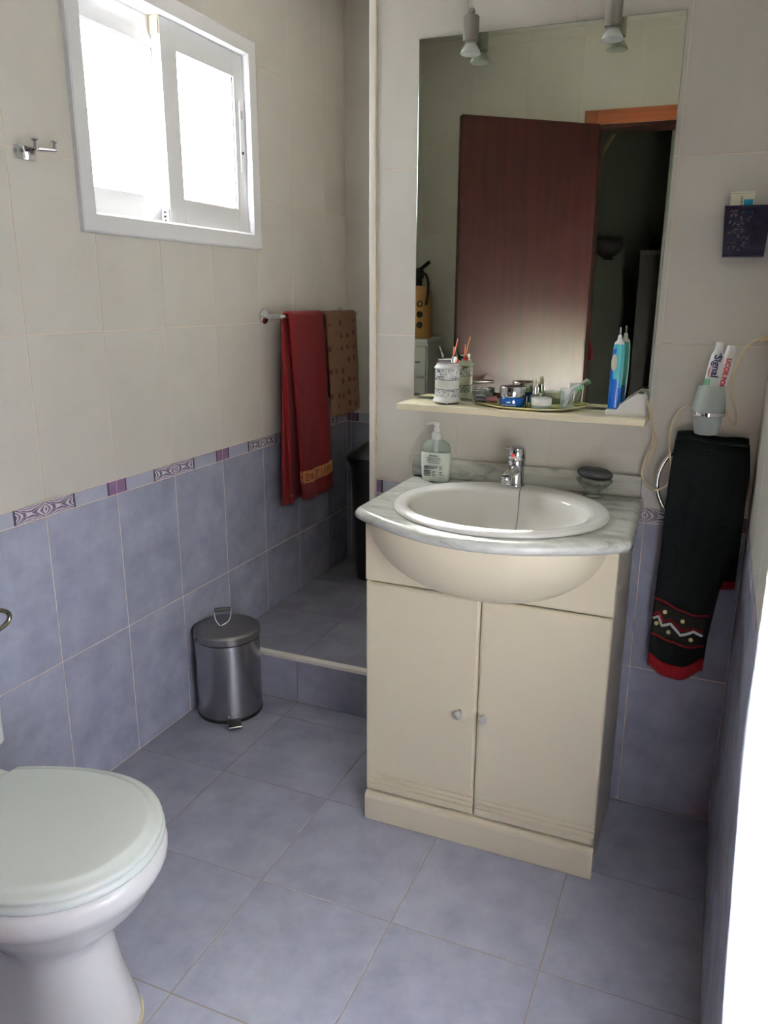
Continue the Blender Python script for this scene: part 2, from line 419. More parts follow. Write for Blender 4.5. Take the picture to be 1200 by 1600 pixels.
def joined_tile(rects, base, m):
    bm = B(); g = GAP / 2; X0, Y0, X1, Y1 = base
    for (x0, y0, x1, y1) in rects:
        a0 = x0 + (g if abs(x0 - X0) < 1e-6 else 0); a1 = x1 - (g if abs(x1 - X1) < 1e-6 else 0)
        b0 = y0 + (g if abs(y0 - Y0) < 1e-6 else 0); b1 = y1 - (g if abs(y1 - Y1) < 1e-6 else 0)
        box(bm, a0 - X0, b0 - Y0, -.001, a1 - X0, b1 - Y0, TT)
    me = bpy.data.meshes.new('tile'); bm.to_mesh(me); bm.free(); me.materials.append(M[m]); return me
def tile_wall(parent, F, umin, umax, ujoint, zmin, zmax, flip, holes=(), par=0, zr=None):
    """F maps (u along wall, z) ; joints at ujoint + k*TW ; flip: does border kind alternate reversed"""
    zr = zr or ZR
    k0 = math.floor((umin - ujoint) / TW - 1e-6); k = k0
    while ujoint + k * TW < umax - .003:
        a, b = ujoint + k * TW, ujoint + (k + 1) * TW
        ca, cb = max(a, umin), min(b, umax)
        if cb - ca > .004:
            for ri in range(len(zr) - 1):
                z0, z1 = max(zr[ri], zmin), min(zr[ri + 1], zmax)
                if z1 - z0 < .006: continue
                if zr is ZR and ri == 2:
                    kind = (k + par) % 2
                    put_tile(border_mesh(cb - ca, z1 - z0, kind, ca - a, cb - a), 'border_tile', F, ca, z0, parent)
                    continue
                m = 'lilac_tile' if (z1 <= .85) else 'cream_tile'
                rs = [(ca, z0, cb, z1)]
                for h in holes: rs = [q for r in rs for q in clip(r, h)]
                if not rs: continue
                if len(rs) == 1 and rs[0] == (ca, z0, cb, z1): me = tile_mesh(cb - ca, z1 - z0, m)
                else: me = joined_tile(rs, (ca, z0, cb, z1), m)
                put_tile(me, 'wall_tile', F, ca, z0, parent)
        k += 1

D = .0016  # grout surface lies this far behind the tile face
# left wall with the window opening
WY0, WY1, WZ0, WZ1 = -.325, .43, 1.535, 2.105
bm = B(); x0, x1 = XL - .14, XL - TT
box(bm, x0, -2.1, -.1, x1, YB + .1, WZ0); box(bm, x0, -2.1, WZ1, x1, YB + .1, ZC)
box(bm, x0, -2.1, WZ0, x1, WY0, WZ1); box(bm, x0, WY1, WZ0, x1, YB + .1, WZ1)
wall_left = struct(obj('wall_left', bm, 'grout'))
FL = frame((XL - TT, 0, 0), (0, 1, 0), (0, 0, 1))   # normal +x
tile_wall(wall_left, FL, YN, YB, -.5698, 0, ZC, 0, holes=[(WY0, WZ0, WY1, WZ1)], par=1)
# partition that carries the mirror
bm = B(); box(bm, 0, TT, -.1, XR + .05, .12, ZC)
wall_front = struct(obj('wall_front', bm, 'grout'))
FP = frame((0, TT, 0), (1, 0, 0), (0, 0, 1))        # normal -y
tile_wall(wall_front, FP, .016, XR, 0, 0, ZC, 0, par=0)
# far wall of the shower
bm = B(); box(bm, XL - .1, YB + TT, -.1, XR + .1, YB + .1, ZC)
wall_back = struct(obj('wall_back', bm, 'grout'))
FB = frame((0, YB + TT, 0), (1, 0, 0), (0, 0, 1))
tile_wall(wall_back, FB, XL, XR, XL + .02, .165, ZC, 0, par=0)
# right wall (u runs along -y so that the normal is -x)
bm = B(); box(bm, XR + TT, -2.1, -.1, XR + .1, YB + .1, ZC)
wall_right = struct(obj('wall_right', bm, 'grout'))
FR = frame((XR + TT, 0, 0), (0, -1, 0), (0, 0, 1))
tile_wall(wall_right, FR, 0, -YN, .085, 0, ZC, 0, par=0)
# wall with the door
DX0, DX1, DZ = .270, .968, 2.10
bm = B()
box(bm, XL - .1, YN - .12, -.1, DX0, YN - TT, ZC); box(bm, DX1, YN - .12, -.1, XR + .1, YN - TT, ZC)
box(bm, DX0, YN - .12, DZ, DX1, YN - TT, ZC)
wall_near = struct(obj('wall_near', bm, 'grout'))
FN = frame((0, YN - TT, 0), (-1, 0, 0), (0, 0, 1))  # normal +y
zr2 = [0, .38, .79, 1.207, 1.645, 2.05, 2.46, 2.5]
tile_wall(wall_near, FN, -XR, -XL, -.19, 0, ZC, 0, holes=[(-DX1, 0, -DX0, DZ)], zr=zr2)
# ceiling
bm = B(); box(bm, -1.3, -3.4, ZC, 1.6, YB + .2, ZC + .1); struct(obj('ceiling', bm, 'plaster'))
# floor and shower step
bm = B(); box(bm, XL - .1, -2.02, -.1, XR + .1, .12, -TT); floor = struct(obj('floor', bm, 'grout_dark'))
FF = frame((0, 0, -TT), (1, 0, 0), (0, 1, 0))
fs = .3369; fx, fy = -.3297, -.3140
for i in range(-2, 5):
    for k in range(-6, 3):
        a, b, c, d = fx + i * fs, fx + (i + 1) * fs, fy + k * fs, fy + (k + 1) * fs
        a, b, c, d = max(a, XL), min(b, XR), max(c, YN - .12), min(d, .12)
        if a < 0 and b > 0 and d > 0:
            pass
        if b - a < .01 or d - c < .01: continue
        rs = clip((a, c, b, d), (0, 0, XR + .1, .2))
        if not rs: continue
        me = tile_mesh(b - a, d - c, 'floor_tile') if rs == [(a, c, b, d)] else joined_tile(rs, (a, c, b, d), 'floor_tile')
        put_tile(me, 'floor_tile', FF, a, c, floor)
bm = B(); box(bm, XL, .12 + TT, -.1, XR + .05, YB + .05, .165 - TT); sh = struct(obj('floor_shower', bm, 'grout_dark'))
FS = frame((0, 0, .165 - TT), (1, 0, 0), (0, 1, 0))
for i in range(-2, 5):
    for k in range(0, 4):
        a, b, c, d = fx + i * fs, fx + (i + 1) * fs, .145 + k * fs, .145 + (k + 1) * fs
        a, b, d = max(a, XL), min(b, XR), min(d, YB)
        if b - a < .01 or d - c < .01: continue
        put_tile(tile_mesh(b - a, d - c, 'floor_tile'), 'floor_tile', FS, a, c, sh)
FSR = frame((0, .12 + TT, 0), (1, 0, 0), (0, 0, 1))
for a, b in [(XL, fx), (fx, 0)]:
    put_tile(tile_mesh(b - a, .163, 'floor_tile'), 'riser_tile', FSR, a, 0, sh)
bm = B(); box(bm, XL, .117, .155, 0, .143, .1685, .003)
obj('trim', bm, 'trim_white', sh)
o = bpy.data.objects['trim']; o.name = 'step_edge_trim'
# white corner strip on the partition edge, with the old yellow sealant beside it
bm = B(); box(bm, -.004, -.004, 0, .015, .124, ZC, .003); struct(obj('trim_1', bm, 'trim_white'))
bm = B()
for z in [x * .02 for x in range(46, 124)]:
    wdt = .0015 + .0035 * max(0, math.sin(z * 6.3) * math.sin(z * 15)) + .002 * random.random()
    box(bm, .0148, -.0008, z, .0148 + wdt, .0005, z + .02)
st = struct(obj('trim_2', bm, 'stain'))

# ---------------------------------------------------------------- window
win = struct(bpy.data.objects.new('window_1', None)); COL.objects.link(win); win.location = (XL, .05, 1.5)
def wbox(name, a, m='pvc', bev=.002, parent=win):
    bm = B(); box(bm, *a, bev); return obj(name, bm, m, parent)
X = XL
# mitred architrave
def casing(pts, name):
    bm = B()
    prof = [(0, 0), (.012, .001), (.014, .006), (.014, .046), (.009, .052), (0, .052)]   # (height, inward)
    r = []
    y0, z0, y1, z1 = -.366, 1.500, .462, 2.142
    def corner(sy, sz, d):
        return ((y0 + d) if sy < 0 else (y1 - d), (z0 + d) if sz < 0 else (z1 - d))
    (a, b) = pts
    for (sy, sz) in (a, b):
        r.append([(X + h, *corner(sy, sz, d)) for h, d in prof])
    rings(bm, r); return obj(name, bm, 'pvc', win)
casing(((-1, -1), (1, -1)), 'casing'); casing(((1, -1), (1, 1)), 'casing'); casing(((1, 1), (-1, 1)), 'casing'); casing(((-1, 1), (-1, -1)), 'casing')
# fixed frame lining the opening
fy0, fy1, fz0, fz1 = -.318, .416, 1.547, 2.096
wbox('frame_rail', (X - .10, WY0, WZ0, X + .004, WY1, fz0 + .004)); wbox('frame_rail', (X - .10, WY0, fz1 - .004, X + .004, WY1, WZ1))
wbox('frame_jamb', (X - .10, WY0, fz0, X + .004, fy0 + .004, fz1)); wbox('frame_jamb', (X - .10, fy1 - .004, fz0, X + .004, WY1, fz1))
def sash(y0, y1, z0, z1, xa, xb, gy0, gy1, gz0, gz1):
    s = bpy.data.objects.new('sash', None); COL.objects.link(s); s.parent = win
    s.location = Vector((xa, (y0 + y1) / 2, z0)) - win.location
    for nm, a in [('stile', (xa, y0, z0, xb, gy0, z1)), ('stile', (xa, gy1, z0, xb, y1, z1)), ('rail', (xa, gy0, z0, xb, gy1, gz0)), ('rail', (xa, gy0, gz1, xb, gy1, z1))]:
        bm = B(); box(bm, *a, .0015); obj(nm, bm, 'pvc', s)
    bm = B(); xm = (xa + xb) / 2; box(bm, xm - .002, gy0 - .004, gz0 - .004, xm + .002, gy1 + .004, gz1 + .004)
    obj('pane', bm, 'pane', s)
    bm = B()
    for a in [(xb - .008, gy0 - .0005, gz0, xb - .004, gy0 + .0015, gz1), (xb - .008, gy1 - .0015, gz0, xb - .004, gy1 + .0005, gz1), (xb - .008, gy0, gz0, xb - .004, gy1, gz0 + .0015), (xb - .008, gy0, gz1 - .0015, xb - .004, gy1, gz1)]: box(bm, *a)
    obj('gasket', bm, 'border_line', s)
    return s
sA = sash(fy0 + .002, .062, fz0 + .004, fz1 - .004, X - .072, X - .042, -.262, .015, 1.622, 2.016)
sB = sash(.004, fy1 - .002, fz0 + .004, fz1 - .004, X - .036, X - .008, .074, .357, 1.624, 2.018)
# cream guide block, end cap and slim latch on the sliding sash
bm = B(); box(bm, X - .036, -.0015, 2.045, X - .010, .004, 2.09); obj('guide_block', bm, 'rubber_cream', win)
bm = B(); box(bm, X - .034, -.003, 1.552, X - .010, .004, 1.59, .001); box(bm, X - .026, -.0042, 1.578, X - .018, -.002, 1.584, mi=1); box(bm, X - .026, -.0042, 1.566, X - .018, -.002, 1.572, mi=1); box(bm, X - .024, -.0042, 1.556, X - .018, -.002, 1.560, mi=1)
obj('end_cap', bm, ['pvc', 'black_line'], win)
bm = B(); box(bm, X - .008, .380, 1.74, X - .004, .396, 1.95, .001); box(bm, X - .0045, .384, 1.795, X - .001, .392, 1.802, mi=1); box(bm, X - .0045, .384, 1.90, X - .0025, .392, 1.925, mi=2); obj('latch', bm, ['pvc', 'black_line', 'knob'], win)

# ---------------------------------------------------------------- door wall, door leaf and hallway
door = struct(bpy.data.objects.new('door_1', None)); COL.objects.link(door); door.location = (DX0, YN, 0)
def dbox(name, a, m, bev=.003):
    bm = B(); box(bm, *a, bev); return obj(name, bm, m, door)
dbox('casing', (DX0 - .06, YN, 0, DX0, YN + .014, DZ + .058), 'orange_wood')
dbox('casing', (DX1 - .002, YN, 0, XR - .003, YN + .014, DZ + .058), 'orange_wood')
dbox('head_casing', (DX0, YN, DZ, DX1 - .002, YN + .014, DZ + .058), 'orange_wood')
dbox('jamb', (DX0 - .004, YN - .125, 0, DX0 + .012, YN - .001, DZ), 'mahogany')
dbox('jamb', (DX1 - .002, YN - .125, 0, DX1 + .006, YN - .001, DZ), 'mahogany')
dbox('head_jamb', (DX0 + .012, YN - .125, DZ - .018, DX1 - .002, YN - .001, DZ + .002), 'mahogany')
hinge = Vector((.266, -1.862)); far = Vector((-.250, -1.485)); dv = (far - hinge).normalized(); dn = Vector((-dv.y, dv.x))
bm = B()
p = [hinge, far, far + dn * -.036, hinge + dn * -.036]
lo = [(q.x, q.y, .012) for q in p]; hi = [(q.x, q.y, 2.093) for q in p]
rings(bm, [lo, hi]); bmesh.ops.bevel(bm, geom=list(bm.edges), offset=.002, segments=2, affect='EDGES')
leaf = obj('door_leaf', bm, 'mahogany', door)
for s_, off in ((1, .0), (-1, -.036)):
    hp = far - dv * .06 + dn * off
    bm = B()
    o1 = Vector((dn.x, dn.y)) * s_
    a = Vector((hp.x, hp.y, .98))
    tube(bm, [a, a + Vector((o1.x, o1.y, 0)) * .045, a + Vector((o1.x, o1.y, 0)) * .05 - Vector((dv.x, dv.y, 0)) * .02, a + Vector((o1.x, o1.y, 0)) * .05 - Vector((dv.x, dv.y, 0)) * .11], .008)
    obj('handle', bm, 'brushed', leaf, True)

# hallway behind the camera
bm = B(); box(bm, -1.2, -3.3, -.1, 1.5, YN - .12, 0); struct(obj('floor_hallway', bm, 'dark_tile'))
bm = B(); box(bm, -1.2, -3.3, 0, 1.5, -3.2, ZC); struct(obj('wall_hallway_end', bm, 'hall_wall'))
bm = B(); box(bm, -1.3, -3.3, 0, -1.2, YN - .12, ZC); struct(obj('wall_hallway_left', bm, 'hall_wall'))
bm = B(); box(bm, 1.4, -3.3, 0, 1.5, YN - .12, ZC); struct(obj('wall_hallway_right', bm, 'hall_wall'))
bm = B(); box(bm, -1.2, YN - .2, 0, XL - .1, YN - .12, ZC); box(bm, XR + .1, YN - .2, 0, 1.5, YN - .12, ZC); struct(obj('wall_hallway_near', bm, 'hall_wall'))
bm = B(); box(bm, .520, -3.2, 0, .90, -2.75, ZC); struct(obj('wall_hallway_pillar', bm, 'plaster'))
# arched moulding
arch = smooth_path([(.085, -3.195, 2.16), (.104, -3.195, 2.211), (.14, -3.195, 2.275), (.181, -3.195, 2.318), (.30, -3.195, 2.332), (.52, -3.195, 2.34)], 5)
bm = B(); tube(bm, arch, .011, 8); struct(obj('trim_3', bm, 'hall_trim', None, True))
# sconce on the hallway wall
t = thing('wall_sconce', 'dark half-bowl wall light on the unlit hallway wall seen in the mirror', 'lamp', (.163, -3.2, 1.6))
bm = B(); rs = []
for k in range(6):
    a = k / 5 * PI / 2; r = .085 * math.cos(a) + .004
    rs.append([(.163 + r * 1.08 * math.cos(b_), -3.195 + r * .9 * math.sin(b_), 1.698 - .108 * math.sin(a)) for b_ in [PI * j / 12 for j in range(13)]])
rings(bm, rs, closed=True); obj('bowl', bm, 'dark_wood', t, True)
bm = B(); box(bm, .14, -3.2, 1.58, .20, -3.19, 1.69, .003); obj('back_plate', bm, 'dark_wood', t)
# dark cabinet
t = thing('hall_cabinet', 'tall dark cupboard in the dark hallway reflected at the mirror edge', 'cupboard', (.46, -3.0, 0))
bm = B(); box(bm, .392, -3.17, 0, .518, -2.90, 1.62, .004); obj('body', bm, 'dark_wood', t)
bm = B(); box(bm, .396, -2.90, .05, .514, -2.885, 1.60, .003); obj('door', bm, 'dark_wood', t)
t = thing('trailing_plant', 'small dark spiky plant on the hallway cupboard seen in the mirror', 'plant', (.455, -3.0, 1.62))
bm = B(); lathe(bm, [(.03, 1.621), (.04, 1.67)], (.46, -2.98, 0), 12); obj('pot', bm, 'black_plastic', t, True)
for k in range(9):
    a = k * .7; bm = B()
    tube(bm, smooth_path([(.46, -2.98, 1.66), (.46 + .02 * math.cos(a), -2.98 + .02 * math.sin(a), 1.70), (.46 + .045 * math.cos(a), -2.98 + .045 * math.sin(a), 1.72 + .01 * (k % 3))], 3), [.005, .005, .005, .005, .004, .003, .001], 5)
    obj('leaf', bm, 'black_plastic', t)
# dark red cloth hanging in the hallway
bm = B()
sheet(bm, lambda u, v: (.15 + .10 * u * (.35 + .65 * math.sin(min(1, v * 1.2) * PI / 2)), -2.35 + .012 * math.sin(u * 14), 1.21 - .18 * v), 14, 10, .006)
o = tag(obj('red_cloth', bm, 'cloth_red_dark', None, True), 'dark red garment hanging beside the open door, seen in the mirror', 'garment')
bm = B(); box(bm, .12, -2.36, 1.200, .13, -2.003, 1.212); box(bm, .12, -2.372, 1.200, .20, -2.357, 1.212, .001)
tag(obj('hanging_rail', bm, 'dark_wood'), 'dark rail beside the door jamb that carries the red garment', 'rail')

# ---------------------------------------------------------------- things at the door wall, seen in the mirror
t = thing('drawer_unit', 'tall narrow white chest of drawers reflected at the left edge of the mirror', 'drawers', (-.55, -1.75, 0))
cx0, cx1, cy0, cy1, ctop = XL + .01, -.438, -1.875, -1.66, 1.150
bm = B(); box(bm, cx0, cy0, 0, cx1, cy1, ctop - .02, .002); obj('body', bm, 'white_plastic', t)
bm = B(); box(bm, cx0 - .004, cy0, ctop - .02, cx1 + .004, cy1 + .02, ctop, .004); obj('top', bm, 'white_plastic', t)
for k in range(7):
    z1 = ctop - .032 - k * .155; z0 = z1 - .147
    bm = B(); box(bm, cx0 + .006, cy1 + .001, z0, cx1 - .006, cy1 + .016, z1, .003); dr = obj('drawer', bm, 'white_plastic', t)
    bm = B(); tube(bm, [(-.535, cy1 + .015, z0 + .07), (-.535, cy1 + .03, z0 + .07), (-.475, cy1 + .03, z0 + .07), (-.475, cy1 + .015, z0 + .07)], .0035, 8); obj('handle', bm, 'brushed', dr, True)
t = thing('fire_extinguisher', 'tan cylinder with black valve head and hose on the white chest of drawers', 'extinguisher', (-.53, -1.755, ctop))
c = (-.530, -1.755, 0)
bm = B(); lathe(bm, [(.066, ctop), (.070, ctop + .006), (.070, ctop + .20), (.064, ctop + .225), (.045, ctop + .243), (.018, ctop + .25)], c); obj('cylinder', bm, 'tan_paint', t, True, 40)
bm = B(); lathe(bm, [(.02, ctop + .25), (.02, ctop + .28), (.028, ctop + .29), (.028, ctop + .32), (.01, ctop + .33)], c, 16)
box(bm, -.565, -1.78, ctop + .285, -.510, -1.73, ctop + .325, .004); obj('valve', bm, 'black_plastic', t, True, 40)
bm = B(); tube(bm, [(-0.555, -1.755, ctop + .32), (-0.515, -1.755, ctop + .33), (-0.47, -1.745, ctop + .362)], .009, 8); obj('lever', bm, 'black_plastic', t, True)
bm = B(); tube(bm, smooth_path([(-0.515, -1.735, ctop + .30), (-0.475, -1.7, ctop + .305), (-0.453, -1.685, ctop + .27), (-0.453, -1.685, ctop + .22), (-0.46, -1.68, ctop + .16)], 5), .0065, 8); obj('hose', bm, 'black_plastic', t, True)
for k in range(3):
    bm = B(); a0 = math.radians(62)
    for j in range(14):
        a = 2 * PI * j / 14; b2 = 2 * PI * (j + 1) / 14
        q = []
        for (r, an) in ((.016, a), (.016, b2), (.008 if k == 0 else 0.0001, b2), (.008 if k == 0 else 0.0001, a)):
            th = a0 + r * math.cos(an) / .071; q.append((c[0] + .0712 * math.cos(th), c[1] + .0712 * math.sin(th), ctop + .165 - k * .05 + r * math.sin(an)))
        bm.faces.new([bm.verts.new(x) for x in q])
    obj('round_mark', bm, 'black_plastic', t)
t = thing('red_bottle', 'small red bottle on the white chest beside the tan extinguisher', 'bottle', (-0.555, -1.667, ctop))
bm = B(); lathe(bm, [(.016, ctop), (.02, ctop + .004), (.02, ctop + .045), (.009, ctop + .06), (.008, ctop + .07)], (-0.555, -1.667, 0), 20); obj('body', bm, 'red_ink', t, True)
bm = B(); lathe(bm, [(.010, ctop + .07), (.010, ctop + .085)], (-0.555, -1.667, 0), 16); obj('cap', bm, 'white_plastic', t, True, 40)

# ---------------------------------------------------------------- mirror, shelf
bm = B()
mx0, mx1, mz0, mz1 = .132, .744, 1.094, 1.955
vr = rings(bm, [[(mx0, -.002, mz0), (mx1, -.002, mz0), (mx1 + .003, -.002, mz1), (mx0, -.002, mz1)],
                [(mx0, -.011, mz0), (mx1, -.011, mz0), (mx1 + .003, -.011, mz1), (mx0, -.011, mz1)],
                [(mx0 + .0015, -.012, mz0 + .0015), (mx1 - .0015, -.012, mz0 + .0015), (mx1 + .0015, -.012, mz1 - .0015), (mx0 + .0015, -.012, mz1 - .0015)]])
bm.faces.ensure_lookup_table()
for f in bm.faces: f.material_index = 1
bm.faces[-1].material_index = 0
mir = tag(obj('wall_mirror', bm, ['mirror', 'mirror_edge']), 'large frameless rectangular mirror on the tiled wall above the shelf', 'mirror')
bm = B(); box(bm, .128, -.126, 1.072, .748, -.001, 1.088, .002)
tag(obj('wall_shelf', bm, 'cabinet'), 'narrow cream shelf under the mirror holding toiletries', 'shelf')

# spot lamps clipped on the mirror top
def spot(x, y, top, bot, label):
    t = thing('mirror_spotlight', label, 'lamp', (x, y, bot), 'spotlights on the mirror')
    bm = B(); lathe(bm, [(.004, top + .0015), (.0165, top + .001), (.0185, top - .002), (.0185, bot), (.0165, bot - .0005)], (x, y, 0), 24); obj('housing', bm, 'brushed', t, True, 40)
    bm = B(); lathe(bm, [(.006, top), (.006, top + .007), (.008, top + .009), (.0075, top + .014), (.004, top + .017)], (x, y, 0), 16); obj('knob', bm, 'brushed', t, True, 40)
    bm = B(); tube(bm, [(x - .002, y + .012, top - .004), (x - .006, y + .026, top + .002), (x - .009, -.013, top - .008), (x - .009, -.006, mz1 + .004)], .0045, 8)
    box(bm, x - .02, -.016, mz1 - .006, x + .002, -.0121, mz1 + .008, .001); box(bm, x - .02, -.016, mz1 + .0012, x + .002, 0, mz1 + .008, .001); obj('clip', bm, 'brushed', t, True, 40)
    bm = B(); lathe(bm, [(.012, bot - .0005), (.013, bot - .005), (.0145, bot - .007)], (x, y, 0), 24); obj('socket', bm, 'brushed', t, True, 40)
    bm = B()
    prof = [(.0125, bot - .004), (.016, bot - .010), (.021, bot - .018), (.0245, bot - .026)]
    lathe(bm, prof + [(.0232, bot - .0265), (.0198, bot - .019), (.0150, bot - .0115), (.0112, bot - .006)], (x, y, 0), 28)
    b_ = obj('bulb', bm, 'bulb_glass', t, True)
    bm = B(); lathe(bm, [(.001, bot - .008), (.005, bot - .010), (.0048, bot - .018), (.001, bot - .021)], (x, y, 0), 12); obj('capsule', bm, 'chrome', b_, True)
spot(.2755, -.050, 1.9775, 1.926, 'small brushed metal spotlight clipped at the left of the mirror top')
spot(.598, -.050, 1.985, 1.926, 'small brushed metal spotlight clipped at the right of the mirror top')

# ---------------------------------------------------------------- vanity
van = thing('vanity_cabinet', 'cream bathroom vanity cabinet with bowed front and two grooved doors', 'cabinet', (.438, -.17, 0))
vx0, vx1, vyf = .141, .737, -.343
bm = B()
box(bm, vx0, -.325, 0, vx0 + .016, -.003, .842); box(bm, vx1 - .016, -.325, 0, vx1, -.003, .842)
box(bm, vx0 + .016, -.325, .07, vx1 - .016, -.003, .086); box(bm, vx0 + .016, -.018, .086, vx1 - .016, -.003, .60)
obj('body', bm, 'cabinet_side', van)
# top front panel with the bowl-shaped bulge
bm = B(); box(bm, vx0, vyf, .681, vx1, -.325, .846, .003); obj('front_panel', bm, 'cabinet', van)
bm = B(); nu, nv = 48, 20; G = []
for j in range(nv + 1):
    v = PI / 2 * j / nv * .995
    G.append([(.437 - .278 * math.cos(PI * i / nu) * math.cos(v), -.336 - .150 * math.sin(PI * i / nu) ** .9 * math.cos(v), .846 - .167 * math.sin(v)) for i in range(nu + 1)])
rings(bm, G, cap0=True, cap1=True, closed=True)
obj('bowl_front', bm, 'cabinet', van, True, 50)
def door_panel(x0, x1, side):
    """profile across y,z with three grooves, extruded along x"""
    z0, z1 = .090, .6755
    P_ = [(-.326, z0), (-.338, z0), (vyf, z0 + .006)]
    for zc in (.118, .132, .146):
        P_ += [(vyf, zc - .0055), (vyf + .0055, zc - .0042), (vyf + .0055, zc - .0022), (vyf, zc + .0006)]
    P_ += [(vyf, z1 - .007), (-.341, z1 - .003), (-.337, z1), (-.326, z1)]
    bm = B()
    e = .006
    rr = []
    for xx, inset in ((x0, .006), (x0 + .002, .002), (x0 + e, 0), (x1 - e, 0), (x1 - .002, .002), (x1, .006)):
        rr.append([(xx, max(y, vyf + inset) if y < -.33 else y, z) for y, z in P_])
    rings(bm, rr)
    d = obj('door', bm, 'cabinet', van)
    kx = .395 if side < 0 else .457
    bm = B(); lathe(bm, [(.006, 0), (.0055, .006), (.0085, .010), (.0105, .016), (.0095, .022), (.003, .024)], (kx, vyf, .375), 8, M4=Matrix.Rotation(PI / 2, 4, 'X'), sx=.9, sy=1.15)
    obj('knob', bm, 'knob', d)
door_panel(vx0, .4345, -1); door_panel(.4375, vx1, 1)
bm = B(); P_ = [(-.326, 0), (-.346, 0), (-.348, .004), (-.348, .068), (-.346, .077), (-.338, .083), (-.326, .083)]
rings(bm, [[(xx, y, z) for y, z in P_] for xx in (vx0 - .001, vx1 + .001)]); obj('plinth', bm, 'cabinet', van)

# marble top with a hole for the basin
ctz, ccx, ccy = .878, .452, -.272
A_, B_ = .232, .205
def outline(th):
    """outer edge of the top hit by a ray from the basin centre"""
    d = Vector((math.cos(th), math.sin(th)))
    poly = outl
    for (p, q) in zip(poly, poly[1:] + poly[:1]):
        e = q - p; den = d.x * e.y - d.y * e.x
        if abs(den) < 1e-9: continue
        w_ = p - Vector((ccx, ccy)); tt = (w_.x * e.y - w_.y * e.x) / den; s_ = (w_.x * d.y - w_.y * d.x) / den
        if tt > 0 and -1e-6 <= s_ <= 1 + 1e-6: return Vector((ccx, ccy)) + d * tt
outl = [Vector((.133, -.002)), Vector((.133, -.375))]
for k in range(0, 31):
    s_ = k / 30; outl.append(Vector((.138 + (.763 - .138) * s_, -.395 - .127 * math.sin(PI * s_) ** .92)))
outl += [Vector((.768, -.375)), Vector((.752, -.002))]
angs = sorted(set([round(math.atan2(p.y - ccy, p.x - ccx) % (2 * PI), 5) for p in outl] + [round(2 * PI * k / 72, 5) for k in range(72)]))
ring_o = [outline(a) for a in angs]
nn = len(ring_o)
cen = Vector((ccx, ccy))
def off(i, d):
    a, b, c_ = ring_o[i - 1], ring_o[i], ring_o[(i + 1) % nn]
    t_ = (c_ - a).normalized(); n_ = Vector((t_.y, -t_.x)); n_ = n_ if n_.dot(b - cen) > 0 else -n_
    p = b - n_ * d; p.y = min(p.y, -.002); return p
T_ = .031
bm = B(); R_ = []
hole = [(ccx + A_ * math.cos(a), ccy + B_ * math.sin(a)) for a in angs]
R_.append([(x, y, ctz - T_) for x, y in hole]); R_.append([(x, y, ctz) for x, y in hole])
for k in range(9):
    a = PI / 2 - PI * k / 8
    R_.append([(*off(i, T_ / 2 * (1 - math.cos(a))), ctz - T_ / 2 + T_ / 2 * math.sin(a)) for i in range(nn)])
R_.append(R_[0])
vr = rings(bm, R_, False, False); bmesh.ops.remove_doubles(bm, verts=vr[0] + vr[-1], dist=1e-6)
top = thing('marble_worktop', 'grey veined marble vanity top with a bowed front edge', 'worktop', (.45, -.25, ctz - T_))
obj('slab', bm, 'marble', top, True, 50)
bm = B(); box(bm, .133, -.022, ctz, .744, -.001, .931, .002); obj('upstand', bm, 'marble', top)
bm = B(); box(bm, .133, -.0235, ctz - .0, .1345, -.003, .9305); obj('end_strip', bm, 'grout', top)

# basin
bas = thing('wash_basin', 'white oval drop-in wash basin in the marble top', 'basin', (ccx, ccy, ctz))
bm = B(); n = 72; rs = []
def el(a, b, cy, z): return [(ccx + a * math.cos(2 * PI * k / n), cy + b * math.sin(2 * PI * k / n), z) for k in range(n)]
prof = [(.240, .214, ccy, ctz + .0004), (.251, .2255, ccy, ctz + .001), (.2525, .2265, ccy, ctz + .005), (.2500, .2245, ccy, ctz + .010), (.243, .218, ccy, ctz + .0135), (.236, .210, ccy - .001, ctz + .0145),
        (.222, .188, ccy - .012, ctz + .0125), (.212, .172, ccy - .022, ctz + .010), (.207, .166, ccy - .024, ctz + .002), (.200, .160, ccy - .025, ctz - .020),
        (.178, .140, ccy - .025, ctz - .065), (.140, .108, ccy - .022, ctz - .105), (.09, .07, ccy - .02, ctz - .128), (.028, .028, ccy - .02, ctz - .136), (.022, .022, ccy - .02, ctz - .150)]
inner = [el(*q) for q in prof]
outer = [el(*q) for q in [(.032, .032, ccy - .02, ctz - .156), (.10, .08, ccy - .02, ctz - .142), (.150, .118, ccy - .022, ctz - .118), (.188, .150, ccy - .025, ctz - .075), (.211, .170, ccy - .025, ctz - .02), (.218, .178, ccy - .02, ctz + .0004)]]
vr = rings(bm, inner + outer + [inner[0]], False, False); bmesh.ops.remove_doubles(bm, verts=vr[0] + vr[-1], dist=1e-6)
bowl = obj('bowl', bm, 'basin', bas, True)
bm = B(); lathe(bm, [(.021, ctz - .1465), (.021, ctz - .139), (.017, ctz - .137), (.004, ctz - .138)], (ccx, ccy - .02, 0), 24); obj('drain', bm, 'chrome', bas, True, 40)
bm = B(); tube(bm, smooth_path([(.462, -.103, ctz + .0155), (.464, -.125, ctz + .013), (.466, -.139, ctz + .004), (.468, -.148, ctz - .02), (.470, -.168, ctz - .062), (.470, -.205, ctz - .1), (.464, -.25, ctz - .125)], 4), .0012, 6); obj('plug_chain', bm, 'brushed', bas, True)

